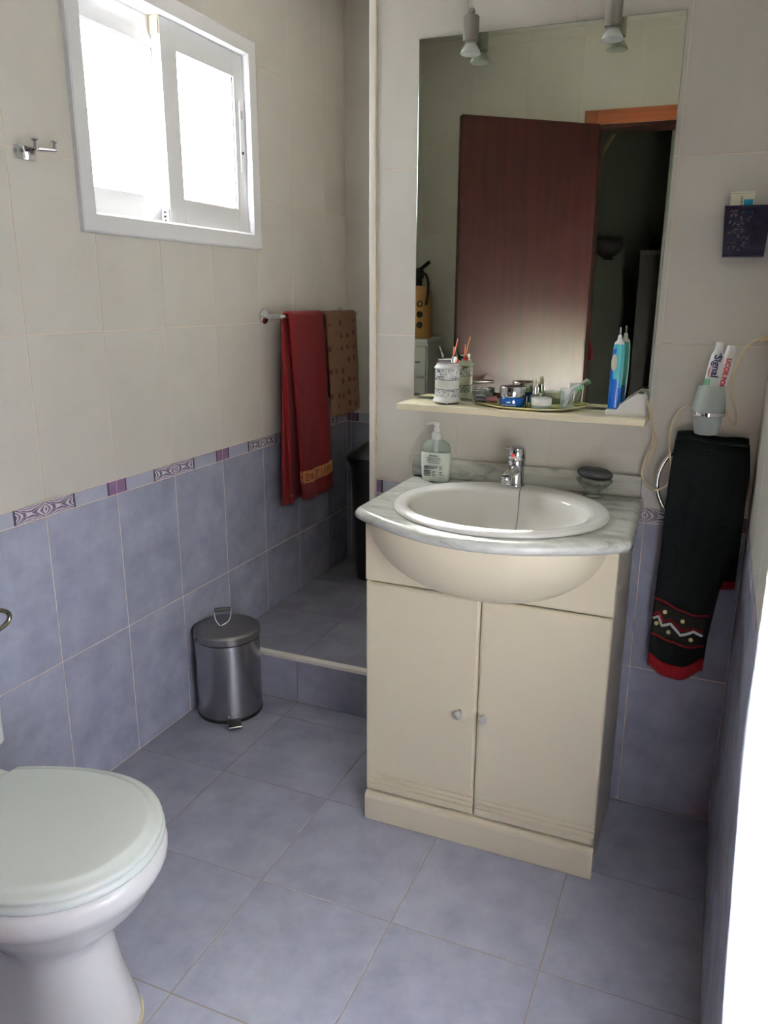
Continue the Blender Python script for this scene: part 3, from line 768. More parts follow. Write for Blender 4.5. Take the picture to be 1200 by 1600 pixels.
# tap
tap = thing('basin_tap', 'chrome single-lever mixer tap at the back of the basin', 'tap', (.440, -.080, ctz + .0142))
tx, ty, tz = .440, -.080, ctz + .0142
bm = B()
lathe(bm, [(.025, tz), (.0255, tz + .003), (.024, tz + .006), (.0225, tz + .010), (.0215, tz + .045), (.023, tz + .060), (.022, tz + .066)], (tx, ty, 0), 28)
obj('tap_body', bm, 'chrome', tap, True, 50)
bm = B()
tube(bm, smooth_path([(tx, ty - .005, tz + .040), (tx - .003, ty - .030, tz + .044), (tx - .006, ty - .052, tz + .042), (tx - .008, ty - .066, tz + .034)], 4), [.015] * 5 + [.013] * 4 + [.0125] * 4, 14)
lathe(bm, [(.0115, tz + .036), (.0125, tz + .034), (.0125, tz + .018), (.0105, tz + .016)], (tx - .008, ty - .064, 0), 20)
obj('spout', bm, 'chrome', tap, True, 50)
bm = B()
lathe(bm, [(.0225, tz + .068), (.0245, tz + .073), (.0245, tz + .088), (.021, tz + .098), (.010, tz + .103)], (tx, ty, 0), 28)
lv = [Vector((tx, ty + .008, tz + .099)), Vector((tx - .002, ty - .02, tz + .102)), Vector((tx - .006, ty - .05, tz + .105))]
for (w0, p0), (w1, p1) in zip([(.016, lv[0]), (.018, lv[1])], [(.018, lv[1]), (.010, lv[2])]):
    rings(bm, [[(p0.x - w0, p0.y, p0.z - .004), (p0.x + w0, p0.y, p0.z - .004), (p0.x + w0, p0.y, p0.z + .002), (p0.x - w0, p0.y, p0.z + .002)], [(p1.x - w1, p1.y, p1.z - .003), (p1.x + w1, p1.y, p1.z - .003), (p1.x + w1, p1.y, p1.z + .002), (p1.x - w1, p1.y, p1.z + .002)]])
obj('lever', bm, 'chrome', tap, True, 40)
bm = B(); lathe(bm, [(.0045, 0), (.0045, .001)], (tx - .004, ty - .0242, tz + .081), 14, M4=Matrix.Rotation(PI / 2, 4, 'X')); obj('hot_mark', bm, 'red_ink', tap)

# soap bottle
sx_, sy_ = .217, -.058
sb = thing('soap_dispenser', 'clear pump bottle of white liquid soap at the left of the basin', 'bottle', (sx_, sy_, ctz))
def oval(a, b, z, e=2.6, n=36, cx=sx_, cy=sy_):
    out = []
    for k in range(n):
        t_ = 2 * PI * k / n; c_, s_ = math.cos(t_), math.sin(t_)
        out.append((cx + a * abs(c_) ** (2 / e) * (1 if c_ >= 0 else -1), cy + b * abs(s_) ** (2 / e) * (1 if s_ >= 0 else -1), z))
    return out
b0 = ctz + .0005
bm = B(); rings(bm, [oval(.036, .018, b0), oval(.038, .020, b0 + .004), oval(.0405, .0215, b0 + .04), oval(.0415, .022, b0 + .068), oval(.040, .0215, b0 + .078)]); obj('soap_fill', bm, 'soap_liquid', sb, True, 50)
bm = B(); rings(bm, [oval(.0403, .0217, b0 + .0785), oval(.039, .021, b0 + .088), oval(.034, .0185, b0 + .1), oval(.022, .015, b0 + .108, 2), oval(.013, .013, b0 + .111, 2), oval(.012, .012, b0 + .116, 2)]); obj('bottle', bm, 'clear_plastic', sb, True)
bm = B()
lathe(bm, [(.0125, b0 + .110), (.0135, b0 + .112), (.013, b0 + .127), (.0105, b0 + .130), (.0085, b0 + .131), (.0085, b0 + .142)], (sx_, sy_, 0), 24)
lathe(bm, [(.0055, b0 + .142), (.0055, b0 + .147), (.0085, b0 + .148), (.0085, b0 + .154), (.006, b0 + .156)], (sx_, sy_, 0), 20)
tube(bm, [(sx_ + .004, sy_, b0 + .153), (sx_ - .012, sy_ - .002, b0 + .1535), (sx_ - .027, sy_ - .005, b0 + .150)], [.0045, .0038, .0028], 10)
tube(bm, [(sx_, sy_, b0 + .11), (sx_, sy_, b0 + .08)], .006, 10)
obj('pump', bm, 'white_plastic', sb, True, 40)
bm = B()
def mark(x0, x1, z, h):
    bm_y = sy_ - .0232
    box(bm, sx_ + x0, bm_y, b0 + z, sx_ + x1, bm_y + .0035, b0 + z + h)
for k, (a, b2) in enumerate([(-.012, .012), (-.018, .018), (-.016, .020), (-.019, .015), (-.014, .018)]): mark(a, b2, .069 - k * .0045, .0011 if k else .0026)
for k in range(3): mark(-.026, .012, .041 - k * .003, .0007)
for k in range(4): mark(-.026, -.008, .028 - k * .0042, .0018); mark(-.004, .008 - .003 * (k % 2), .028 - k * .0042, .001)
mark(.018, .0245, .040, .0008); mark(.018, .0245, .034, .0008); mark(.018, .019, .034, .006); mark(.0175, .0235, .026, .0012); mark(.0175, .0235, .020, .0012)
obj('label_print', bm, 'ink', sb)
# soap dish with black soap
dx, dy = .636, -.066
sd = thing('soap_dish', 'clear glass footed soap dish on the marble top', 'dish', (dx, dy, ctz))
bm = B()
pr_ = [(.018, ctz + .0005), (.026, ctz + .004), (.014, ctz + .010), (.012, ctz + .016), (.026, ctz + .024), (.040, ctz + .038), (.043, ctz + .046)]
inn = [(.040, ctz + .046), (.036, ctz + .039), (.02, ctz + .030), (.004, ctz + .028)]
rs = []
for r, z in pr_ + inn:
    rs.append([(dx + r * (1 + .06 * math.cos(12 * 2 * PI * k / 48)) * math.cos(2 * PI * k / 48), dy + .85 * r * (1 + .06 * math.cos(12 * 2 * PI * k / 48)) * math.sin(2 * PI * k / 48), z) for k in range(48)])
rings(bm, rs); obj('dish_bowl', bm, 'thin_glass', sd, True)
bm = B(); rs = []
for k in range(1, 12):
    a = -PI / 2 + PI * k / 12; rs.append([(dx + .044 * math.cos(a) ** .7 * math.cos(2 * PI * j / 28), dy + .028 * math.cos(a) ** .7 * math.sin(2 * PI * j / 28), ctz + .061 + .0155 * math.sin(a) - .07 * (.044 * math.cos(a) ** .7 * math.cos(2 * PI * j / 28))) for j in range(28)])
rings(bm, rs); tag(obj('soap_bar', bm, 'black_soap', None, True), 'black oval bar of soap resting on the glass dish', 'soap')

# ---------------------------------------------------------------- things on the shelf (top at 1.088)
SH = 1.0885
jx, jy = .246, -.068
t = thing('brush_holder', 'white oval pierced holder with lace bands holding cosmetic sticks', 'holder', (jx, jy, SH))
bm = B()
J = [(.027, .000), (.036, .001), (.0365, .004), (.0335, .009), (.0315, .014)]
lathe(bm, [(r, SH + .004 + z) for r, z in J] + [(.031, SH + .019)], (jx, jy, 0), 40); 
for k in range(4):
    a = PI / 4 + k * PI / 2 - .5; lathe(bm, [(.004, SH), (.005, SH + .006)], (jx + .027 * math.cos(a), jy + .027 * math.sin(a), 0), 8)
obj('base', bm, 'lace_white', t, True, 40)
for nm, z0, z1, m in [('lace_band', .019, .037, 'lace_fine'), ('plain_band', .0385, .061, 'cream_tile'), ('lace_band', .0625, .089, 'lace')]:
    bm = B(); lathe(bm, [(.0312, SH + z0), (.0318, SH + z0 + .001), (.0318, SH + z1 - .001), (.0312, SH + z1)], (jx, jy, 0), 40); obj(nm, bm, m, t, True, 40)
for z in (.037, .0612):
    bm = B(); lathe(bm, [(.0308, SH + z), (.0308, SH + z + .0016)], (jx, jy, 0), 40, False, False); obj('groove', bm, 'ink', t, True)
bm = B(); lathe(bm, [(.0312, SH + .089), (.034, SH + .090), (.034, SH + .0925), (.031, SH + .096), (.028, SH + .099), (.028, SH + .103), (.0255, SH + .103), (.0255, SH + .09)], (jx, jy, 0), 40); obj('rim', bm, 'lace_white', t, True, 40)
def stick(name, label, m, p0, p1, r, cat='stick', grp=None, n=8, end=None):
    bm = B(); tube(bm, [p0, p1], r, n); o = obj(name, bm, m, None, True, 40)
    if end: pass
    return tag(o, label, cat, grp)
zt = SH + .100
stick('eye_pencil', 'black eyeliner pencil leaning left in the white lace holder', 'pen_black', (jx + .003, jy, zt - .02), (jx - .020, jy - .010, zt + .044), .0046, 'pencil')
stick('wooden_pick', 'long thin coppery stick in the white lace holder, leaning right', 'copper', (jx + .004, jy + .004, zt - .02), (jx + .024, jy + .004, zt + .064), .0013, 'stick')
stick('wooden_pick', 'shorter coppery stick standing beside the long one in the lace holder', 'copper', (jx + .008, jy + .006, zt - .02), (jx + .013, jy + .008, zt + .044), .0014, 'stick')
stick('lipstick', 'white and silver lipstick tube lying across the rim of the lace holder', 'chrome', (jx - .018, jy - .018, zt + .008), (jx + .016, jy - .016, zt + .010), .0065, 'lipstick', n=16)
stick('lipstick', 'short chrome capped lipstick at the right of the lace holder rim', 'chrome', (jx + .015, jy - .002, zt - .01), (jx + .018, jy - .002, zt + .020), .006, 'lipstick', n=16)
stick('nail_file', 'dark red capped stick at the right rim of the lace holder', 'red_ink', (jx + .008, jy + .013, zt - .01), (jx + .020, jy + .016, zt + .012), .0055, 'stick', n=12)
# tray
t = thing('trinket_tray', 'yellow-green square glass tray with raised pointed corners on the shelf', 'tray', (.44, -.066, SH))
bm = B(); rs = []
def trp(s, z, lift): # pointed lens-like outline
    out = []
    cor = [(.308, -.052), (.395, -.113), (.500, -.119), (.548, -.104), (.597, -.040), (.545, -.020), (.44, -.016), (.345, -.020)]
    c0 = Vector((.45, -.066))
    for i in range(len(cor)):
        for k in range(4):
            p = Vector(cor[i]).lerp(Vector(cor[(i + 1) % len(cor)]), k / 4); q = c0 + (p - c0) * s
            out.append((q.x, q.y, z + lift * max(0, (abs(q.x - .45) - .07) / .14) ** 1.5))
    return out
rings(bm, [trp(.80, SH + .0002, 0), trp(.86, SH + .001, .002), trp(1.0, SH + .005, .010), trp(1.0, SH + .007, .010), trp(.97, SH + .0068, .010)], True, False)
rings(bm, [trp(.97, SH + .0068, .010), trp(.85, SH + .0035, .003), trp(.80, SH + .0025, 0)], False, True, mi=1)
bmesh.ops.remove_doubles(bm, verts=bm.verts, dist=1e-6)
obj('dish_plate', bm, ['yellow_tray', 'green_tray'], t, True, 50)
TZ = SH + .0028
# mascara lying at the left end
t = thing('mascara_tube', 'black and plum mascara tube lying at the left end of the tray', 'cosmetic', (.34, -.06, TZ))
bm = B(); tube(bm, [(.322, -.070, TZ + .0135), (.349, -.062, TZ + .0115)], .0075, 16); obj('cap', bm, 'pen_black', t, True, 40)
bm = B(); tube(bm, [(.349, -.062, TZ + .0115), (.362, -.058, TZ + .012), (.376, -.054, TZ + .013)], [.0068, .008, .009], 16); obj('tube', bm, 'plum_plastic', t, True, 40)
bm = B(); lathe(bm, [(.006, 0), (.006, .0015)], (.322, -.070, TZ + .0135), 14, M4=Matrix.Rotation(PI / 2, 4, 'Y')); obj('end_disc', bm, 'chrome', t)
# blue jar
bx, by = .420, -.073
t = thing('cream_jar', 'round blue glass cream jar with shiny silver lid on the tray', 'jar', (bx, by, TZ))
bm = B(); lathe(bm, [(.026, TZ), (.029, TZ + .002), (.0315, TZ + .010), (.032, TZ + .020), (.0305, TZ + .025), (.029, TZ + .026)], (bx, by, 0), 36); obj('jar_body', bm, 'blue_glass', t, True, 50)
bm = B(); lathe(bm, [(.0315, TZ + .0265), (.032, TZ + .0275), (.032, TZ + .049), (.0305, TZ + .051), (.026, TZ + .0515)], (bx, by, 0), 36); obj('lid', bm, 'chrome', t, True, 40)
bm = B()
for k in range(9): box(bm, bx - .018 + k * .004, by - .0325, TZ + .006, bx - .0155 + k * .004, by - .029, TZ + .008)
box(bm, bx - .006, by - .0335, TZ + .013, bx + .004, by - .031, TZ + .0155); obj('print_marks', bm, 'white_plastic', t)
# dark small tube right of the blue jar
stick('dark_vial', 'thin dark blue vial standing between the blue and the white jar', 'pen_black', (.4575, -.078, TZ), (.4575, -.078, TZ + .029), .0038, 'vial', n=12)
# chrome necked bottle with a beige tip
vx_, vy_ = .471, -.048
t = thing('nail_polish_bottle', 'small clear bottle with silver collar and beige tip behind white jar', 'bottle', (vx_, vy_, TZ))
bm = B(); lathe(bm, [(.0105, TZ), (.012, TZ + .002), (.012, TZ + .026), (.007, TZ + .031)], (vx_, vy_, 0), 20); obj('bottle', bm, 'clear_plastic', t, True, 40)
bm = B(); lathe(bm, [(.0085, TZ + .031), (.0085, TZ + .050), (.007, TZ + .051)], (vx_, vy_, 0), 20); obj('collar', bm, 'chrome', t, True, 40)
bm = B(); lathe(bm, [(.006, TZ + .051), (.006, TZ + .062), (.0045, TZ + .067), (.001, TZ + .069)], (vx_, vy_, 0), 16); obj('tip', bm, 'cream_button', t, True, 40)
# white jar
wx, wy = .496, -.084
t = thing('cream_jar', 'low white cream jar with glass foot at the middle of the tray', 'jar', (wx, wy, TZ))
bm = B(); lathe(bm, [(.022, TZ), (.0235, TZ + .001), (.0235, TZ + .009), (.022, TZ + .010)], (wx, wy, 0), 32); obj('glass_foot', bm, 'frosted', t, True, 40)
bm = B(); lathe(bm, [(.0235, TZ + .0102), (.025, TZ + .0112), (.0255, TZ + .026), (.0245, TZ + .0275), (.0225, TZ + .028)], (wx, wy, 0), 32); obj('lid', bm, 'white_cream', t, True, 40)
# glass tumbler with brush head
gx, gy = .557, -.076
t = thing('shot_glass', 'small clear glass on the tray holding a toothbrush head', 'glass', (gx, gy, TZ))
bm = B(); lathe(bm, [(.014, TZ), (.0155, TZ + .001), (.0175, TZ + .053), (.0163, TZ + .053), (.0145, TZ + .006), (.002, TZ + .005)], (gx, gy, 0), 32); obj('glass_wall', bm, 'thin_glass', t, True, 40)
t = thing('toothbrush', 'small white toothbrush head with green bristles leaning in the small glass', 'brush', (gx, gy, TZ + .006))
bm = B(); tube(bm, [(gx - .006, gy, TZ + .008), (gx + .009, gy + .001, TZ + .046), (gx + .016, gy + .002, TZ + .057), (gx + .027, gy + .003, TZ + .064)], [.0055, .0045, .0035, .004], 12); obj('shaft', bm, 'white_plastic', t, True)
bm = B()
for k in range(7):
    a = (gx + .016 + .0024 * k, gy + .001, TZ + .058 + .0012 * k)
    tube(bm, [a, (a[0] + .006, a[1] - .002, a[2] - .010)], .0012, 5, mi=k % 2)
obj('bristles', bm, ['green_ink', 'white_plastic'], t)['kind'] = 'stuff'
# little clear bowl behind the tray
t = thing('glass_bowl', 'shallow clear glass bowl behind the mascara at the mirror foot', 'bowl', (.335, -.034, SH))
bm = B(); lathe(bm, [(.008, SH + .0002), (.012, SH + .001), (.020, SH + .014), (.0235, SH + .035), (.0222, SH + .035), (.0185, SH + .015), (.010, SH + .004), (.002, SH + .003)], (.327, -.037, 0), 32); obj('bowl', bm, 'thin_glass', t, True)
bm = B(); tube(bm, [(.327 + .0229 * math.cos(2 * PI * k / 32), -.037 + .0229 * math.sin(2 * PI * k / 32), SH + .0355) for k in range(32)], .0011, 6, closed=True); obj('rim', bm, 'chrome', t, True)

# electric toothbrush on charger
ch = thing('toothbrush_charger', 'white wedge-shaped toothbrush charger at the right end of the shelf', 'charger', (.69, -.07, SH))
bm = B()
P_ = [(.652, SH), (.652, SH + .012), (.660, SH + .014), (.678, SH + .014), (.684, SH + .026), (.70, SH + .038), (.722, SH + .053), (.735, SH + .053), (.741, SH + .044), (.744, SH + .010), (.744, SH)]
rings(bm, [[(x, y, z) for x, z in [(px_ + (0.003 if j in (0, 3) and px_ < .66 else 0), pz) for px_, pz in P_]] for j, y in enumerate((-.097, -.093, -.043, -.040))])
obj('base', bm, 'white_plastic', ch, True, 35)
bm = B(); box(bm, .7225, -.075, SH + .0515, .736, -.060, SH + .056, .002); obj('socket', bm, 'ink', ch)
br = thing('electric_toothbrush', 'blue and teal electric toothbrush handle standing in its white charger', 'toothbrush', (.668, -.069, SH + .0142))
hz = SH + .0145
def hull(z0, z1, w0, w1, d0, d1, lean=0):
    rs = []
    for k in range(11):
        s_ = k / 10; z = z0 + (z1 - z0) * s_; w_ = w0 + (w1 - w0) * s_; d_ = d0 + (d1 - d0) * s_
        rs.append(oval(w_, d_, z, 3, 28, .6665 + lean * s_, -.069))
    return rs
# the body is one shape, its mesh coloured in two plastics along a curved line
bm = B(); rs = []
NZ = 30
for k in range(NZ + 1):
    s_ = k / NZ; z = hz + .150 * s_
    w_ = .0125 + .0015 * math.sin(s_ * PI) ; d_ = .0125
    if s_ > .95: w_ *= .93; d_ *= .93
    rs.append(oval(w_, d_, z, 3, 40, .6665 + .003 * s_, -.069))
rings(bm, rs)
for f in bm.faces:
    cc = f.calc_center_median(); s_ = (cc.z - hz) / .150; xx = cc.x - (.6665 + .003 * s_)
    edge = .020 * (1 - s_ ** .8 * 1.35) if s_ < .45 else -.006 + (.55 - s_) * -.006
    if s_ > .33 and xx > edge: f.material_index = 1
    if cc.y > -.062 and s_ > .3: f.material_index = 1
    if s_ > .93: f.material_index = 1
obj('handle', bm, ['blue_plastic', 'teal_plastic'], br, True, 50)
bm = B(); M4 = Matrix.Rotation(PI / 2, 4, 'X')
lathe(bm, [(.0001, 0), (.0068, 0.0), (.0068, .0012), (.0045, .0018), (.0001, .002)], (.6625, -.0812, hz + .108), 28, False, False, sy=2.9, M4=M4); obj('button', bm, 'cream_button', br, True, 50)
bm = B(); rings(bm, [oval(.012, .0115, hz + .1500, 3, 24, .6695, -.069), oval(.009, .009, hz + .156, 2.5, 24, .6695, -.069), oval(.0055, .0055, hz + .159, 2, 24, .6695, -.069), oval(.0042, .0042, hz + .170, 2, 24, .6695, -.069), oval(.0035, .0035, hz + .171, 2, 24, .6695, -.069)]); obj('collar', bm, 'white_plastic', br, True, 50)
bm = B(); lathe(bm, [(.0019, hz + .171), (.0019, hz + .188), (.001, hz + .189)], (.6695, -.069, 0), 10); obj('drive_pin', bm, 'chrome', br, True, 40)

# ---------------------------------------------------------------- cords
cord1 = [(.7295, 1.139), (.748, 1.118), (.757, 1.068), (.769, 1.028), (.765, .998), (.751, .966), (.743, .941), (.754, .921), (.777, .914), (.802, .923), (.813, .942), (.814, .966), (.806, 1.007), (.802, 1.036), (.803, 1.071), (.813, 1.095), (.83, 1.11), (.85, 1.117), (.885, 1.118), (.912, 1.112), (.918, 1.103), (.928, 1.084), (.938, 1.074), (.943, 1.087), (.936, 1.115), (.925, 1.142), (.924, 1.18), (.932, 1.219), (.941, 1.246), (.957, 1.266), (.974, 1.273)]
def cy(i, x):
    if i == 0: return -.067
    if i == 1: return -.067
    if i == 2: return -.045
    if i in (3, 4, 5, 6): return -.030
    if 7 <= i <= 14: return -.075 if 8 <= i <= 13 else -.03
    if 18 <= i <= 19: return -.010
    return -.016
pts = smooth_path([(x, cy(i, x), z) for i, (x, z) in enumerate(cord1)], 6)
cd = thing('power_cord', 'ivory cable of the toothbrush charger looping down and up to the plug', 'cord', (.75, -.03, 1.14))
bm = B(); tube(bm, pts, .0023, 8); obj('cable', bm, 'ivory_cord', cd, True)
bm = B(); tube(bm, smooth_path([(.7305, -.064, 1.1405), (.743, -.06, 1.122), (.752, -.045, 1.086), (.763, -.03, 1.04), (.758, -.028, 1.004), (.747, -.028, .973), (.744, -.029, .948), (.749, -.033, .929), (.763, -.055, .9165), (.777, -.0745, .914)], 6), .0023, 8); obj('cable', bm, 'ivory_cord', cd, True)
bm = B(); tube(bm, [(.972, -.018, 1.273), (.975, -.018, 1.2735), (.977, -.018, 1.274), (.9955, -.018, 1.2745)], [.0085, .0085, .0062, .0065], 14); obj('plug', bm, 'ivory_cord', cd, True, 40)

# ---------------------------------------------------------------- tumbler holder, tubes
hx, hy = .880, -.060
t = thing('tumbler_holder', 'chrome wall ring holding the frosted tumbler beside the mirror', 'holder', (hx, 0, 1.106))
bm = B()
rs = []
for k in range(49):
    a = 2 * PI * (k % 48) / 48; r0, r1 = .0365, .0385
    rs.append([(hx + r * math.cos(a), hy + r * math.sin(a), z) for r, z in ((r0, 1.1), (r1, 1.1), (r1, 1.108), (r0, 1.108))])
vr = rings(bm, rs, False, False); bmesh.ops.remove_doubles(bm, verts=vr[0] + vr[-1], dist=1e-6)
obj('ring', bm, 'chrome', t, True, 40)
bm = B(); box(bm, hx - .006, -.0225, 1.100, hx + .006, -.001, 1.108, .001); lathe(bm, [(.018, .001), (.018, .008), (.014, .012)], (hx, 0, 1.104), 24, M4=Matrix.Rotation(PI / 2, 4, 'X')); obj('wall_mount', bm, 'chrome', t, True, 40)
t = thing('tumbler', 'frosted glass tumbler held in the chrome wall ring', 'tumbler', (hx, hy, 1.055))
bm = B(); lathe(bm, [(.022, 1.055), (.026, 1.057), (.0295, 1.075), (.031, 1.097), (.0355, 1.1095), (.0365, 1.116), (.0355, 1.130), (.0315, 1.150), (.0285, 1.168), (.0268, 1.168), (.0298, 1.149), (.0338, 1.129), (.0345, 1.116), (.0285, 1.097), (.027, 1.075), (.003, 1.062)], (hx, hy, 0), 40); obj('cup', bm, 'frosted', t, True, 50)
def paste_tube(label, cx, zc, lean, length, wtop, wbot, capw, caph, y, yaw, shoulder):
    """tube standing cap up; axis direction leans by angle lean in the xz plane"""
    t = thing('toothpaste_tube', label, 'toothpaste', (cx, y, zc))
    ax = Vector((math.sin(lean), 0, math.cos(lean))); sd_ = Vector((math.cos(lean), 0, -math.sin(lean))); nr = Vector((0, -1, 0))
    o_ = Vector((cx, y, zc))
    def ring(s, w_, d_, n=24):
        out = []
        for k in range(n):
            a = 2 * PI * k / n; out.append(o_ + ax * s + sd_ * w_ * math.cos(a) + nr * d_ * math.sin(a))
        return out
    bm = B(); rings(bm, [ring(0, wbot, .002), ring(length * .3, wbot, .006), ring(length * .75, (wbot + wtop) / 2, .0095), ring(length - shoulder, wtop, .0105), ring(length, capw * 1.02, capw * .85)]); obj('tube', bm, 'white_plastic', t, True, 60)
    bm = B(); rings(bm, [ring(length, capw, capw * .85), ring(length + caph * .95, capw * .92, capw * .8), ring(length + caph, capw * .8, capw * .7)]); obj('cap', bm, 'white_plastic', t, True, 40)
    return t, o_, ax, sd_, nr
def text_mtx(o_, ax, sd_, nr, s, side, out, tilt=0):
    # letters run along -ax (top to bottom), glyph up points to +sd
    X_ = -ax; Y_ = sd_; Z_ = X_.cross(Y_)
    if Z_.dot(nr) < 0: Z_ = -Z_; 
    p = o_ + ax * s + sd_ * side + nr * out
    return Matrix(((X_.x, Y_.x, Z_.x, p.x), (X_.y, Y_.y, Z_.y, p.y), (X_.z, Y_.z, Z_.z, p.z), (0, 0, 0, 1)))
t, o_, ax, sd_, nr = paste_tube('white toothpaste tube with navy lettering and red smile, left one in the tumbler', .875, 1.105, .085, .142, .0135, .018, .0088, .019, -.074, 0, .010)
flat_text('lettering', 'Signal', .0225, 'navy_ink', t, text_mtx(o_, ax, sd_, nr, .108, .0015, .0100) @ Matrix.Rotation(0, 4, 'Z'), .0009, .0005)
bm = B(); pp = []
for k in range(13):
    a = math.radians(200 + 140 * k / 12); q = Vector((.0135 * math.cos(a), .009 * math.sin(a)))
    pp.append(o_ + ax * (.095 - q.x * 1.0) + sd_ * (-.006 + q.y * .6) + nr * .0098)
tube(bm, pp, [.0004 + .0008 * math.sin(PI * k / 12) for k in range(13)], 6); obj('smile_mark', bm, 'red_ink', t)
bm = B()
for k in range(6): box(bm, .862 + .0025 * k, -.0865, 1.172 - .001 * (k % 3), .8635 + .0025 * k, -.083, 1.182 + .003 * (k % 2))
obj('green_print', bm, 'green_ink', t)
bm = B()
box(bm, .8905, -.0842, 1.222, .8915, -.083, 1.242); box(bm, .8925, -.0840, 1.232, .894, -.0825, 1.242); obj('small_print', bm, 'navy_ink', t)
t, o_, ax, sd_, nr = paste_tube('white toothpaste tube with red lettering, right one in the tumbler', .8865, 1.085, .165, .156, .0125, .0135, .0112, .018, -.051, 0, .006)
flat_text('lettering', 'LICOR POLO', .0150, 'red_ink', t, text_mtx(o_, ax, sd_, nr, .108, .001, .0108), .0009, .0004, .90)

# ---------------------------------------------------------------- purple basket on the wall
bk = thing('wall_basket', 'dark purple pierced metal basket with rose pattern on the wall', 'basket', (.91, 0, 1.45))
ycf, ybk = -.055, -.004
def pane_curve(name, w0, w1, h, holes, M4, parent, m, ext=.0008):
    cu = bpy.data.curves.new(name, 'CURVE'); cu.dimensions = '2D'; cu.fill_mode = 'BOTH'; cu.extrude = ext
    def poly(pts):
        s = cu.splines.new('POLY'); s.points.add(len(pts) - 1); s.use_cyclic_u = True
        for i, p in enumerate(pts): s.points[i].co = (p[0], p[1], 0, 1)
    poly([(-w0 / 2, 0), (w0 / 2, 0), (w1 / 2, h), (-w1 / 2, h)])
    for hh in holes: poly(hh)
    t_ = bpy.data.objects.new(name, cu); COL.objects.link(t_); bpy.context.view_layer.update()
    me = bpy.data.meshes.new_from_object(t_.evaluated_get(bpy.context.evaluated_depsgraph_get())); bpy.data.objects.remove(t_)
    me.transform(M4); me.transform(Matrix.Translation(-wpos(parent))); me.materials.clear(); me.materials.append(M[m])
    o = bpy.data.objects.new(name, me); COL.objects.link(o); o.parent = parent; return o
holes = []
def crescent(cx, cy_, r, a0, a1, w_):
    out = []; n = 9
    for k in range(n + 1):
        a = a0 + (a1 - a0) * k / n; out.append((cx + r * math.cos(a), cy_ + r * math.sin(a)))
    for k in range(n, -1, -1):
        a = a0 + (a1 - a0) * k / n; rr = r - w_ * math.sin(PI * (k + .001) / (n + .002)) - .0001; out.append((cx + rr * math.cos(a), cy_ + rr * math.sin(a)))
    return out
def rose(cx, cy_, R):
    for r, a0, n_, w_ in ((R * 1.12, .3, 4, .0024), (R * .72, .9, 3, .0021), (R * .38, 0.1, 2, .0018)):
        for k in range(n_):
            s0 = a0 + 2 * PI * k / n_; holes.append(crescent(cx, cy_, r, s0, s0 + 2 * PI / n_ * .72, w_))
roses = [(.008, .083, .0115), (-.016, .058, .0115), (.004, .030, .0115), (-.028, .087, .0075), (.031, .064, .0105), (.030, .096 - .005, .006), (-.026, .022, .0085), (.029, .027, .010), (.030, .088, .008)]
for r_ in roses[:5] + roses[6:8]: rose(*r_)
for (cx, cy_, a) in [(-.009, .090, .6), (-.012, .078, 2.2), (.013, .056, 1.0), (-.033, .048, .3), (-.014, .040, 1.9), (.016, .010, .4), (-.010, .012, 2.6), (.020, .044, .8), (-.034, .070, 1.3), (.022, .072, 2.4)]:
    holes.append([(cx + .0042 * math.cos(b_) * math.cos(a) - .0022 * math.sin(b_) * math.sin(a), cy_ + .0042 * math.cos(b_) * math.sin(a) + .0022 * math.sin(b_) * math.cos(a)) for b_ in [2 * PI * k / 10 for k in range(10)]])
FM = Matrix(((1, 0, 0, .9135), (0, 0, 1, ycf), (0, 1, 0, 1.450), (0, 0, 0, 1)))
pane_curve('front_panel', .084, .094, .102, holes, FM, bk, 'purple_metal')
bm = B()
def q4(a, b, c_, d): bm.faces.new([bm.verts.new(x) for x in (a, b, c_, d)])
L0, L1, R0, R1, zb, zt_ = .8715, .8665, .9555, .9605, 1.45, 1.552
q4((L0, ycf, zb), (L1, ycf, zt_), (L1, ybk, zt_), (L0, ybk, zb)); q4((R0, ycf, zb), (R1, ycf, zt_), (R1, ybk, zt_), (R0, ybk, zb))
q4((L0, ycf, zb), (R0, ycf, zb), (R0, ybk, zb), (L0, ybk, zb)); q4((L0, ybk, zb), (R0, ybk, zb), (R1, ybk, zt_), (L1, ybk, zt_))
bmesh.ops.solidify(bm, geom=list(bm.faces), thickness=.0012); obj('side_panels', bm, 'purple_metal', bk)
bm = B(); tube(bm, [(L1, ycf, zt_), (R1, ycf, zt_), (R1, ybk, zt_), (L1, ybk, zt_)], .0016, 6, closed=True); obj('rim_wire', bm, 'purple_metal', bk)
bm = B(); tube(bm, [(L0, ycf, zb), (R0, ycf, zb), (R0, ybk, zb), (L0, ybk, zb)], .0016, 6, closed=True); obj('base_wire', bm, 'purple_metal', bk)
cb = thing('medicine_box', 'small white and cream carton with a teal square standing in the purple basket', 'box', (.9, -.03, 1.46))
bm = B(); box(bm, .876, -.036, 1.462, .924, -.016, 1.583, .0008); obj('carton', bm, 'card', cb)
bm = B(); box(bm, .903, -.0366, 1.53, .9215, -.0355, 1.567); obj('teal_square', bm, 'teal_ink', cb)
bm = B()
for k in range(7): box(bm, .8965, -.0365, 1.572 - k * .0035, .8985 + .001 * (k % 2), -.0358, 1.5742 - k * .0035)
for k in range(5): box(bm, .8995, -.0365, 1.572 - k * .003, .9005, -.0358, 1.5735 - k * .003)
box(bm, .8775, -.0365, 1.5795, .9225, -.0358, 1.5799); obj('fine_print', bm, 'ink', cb)

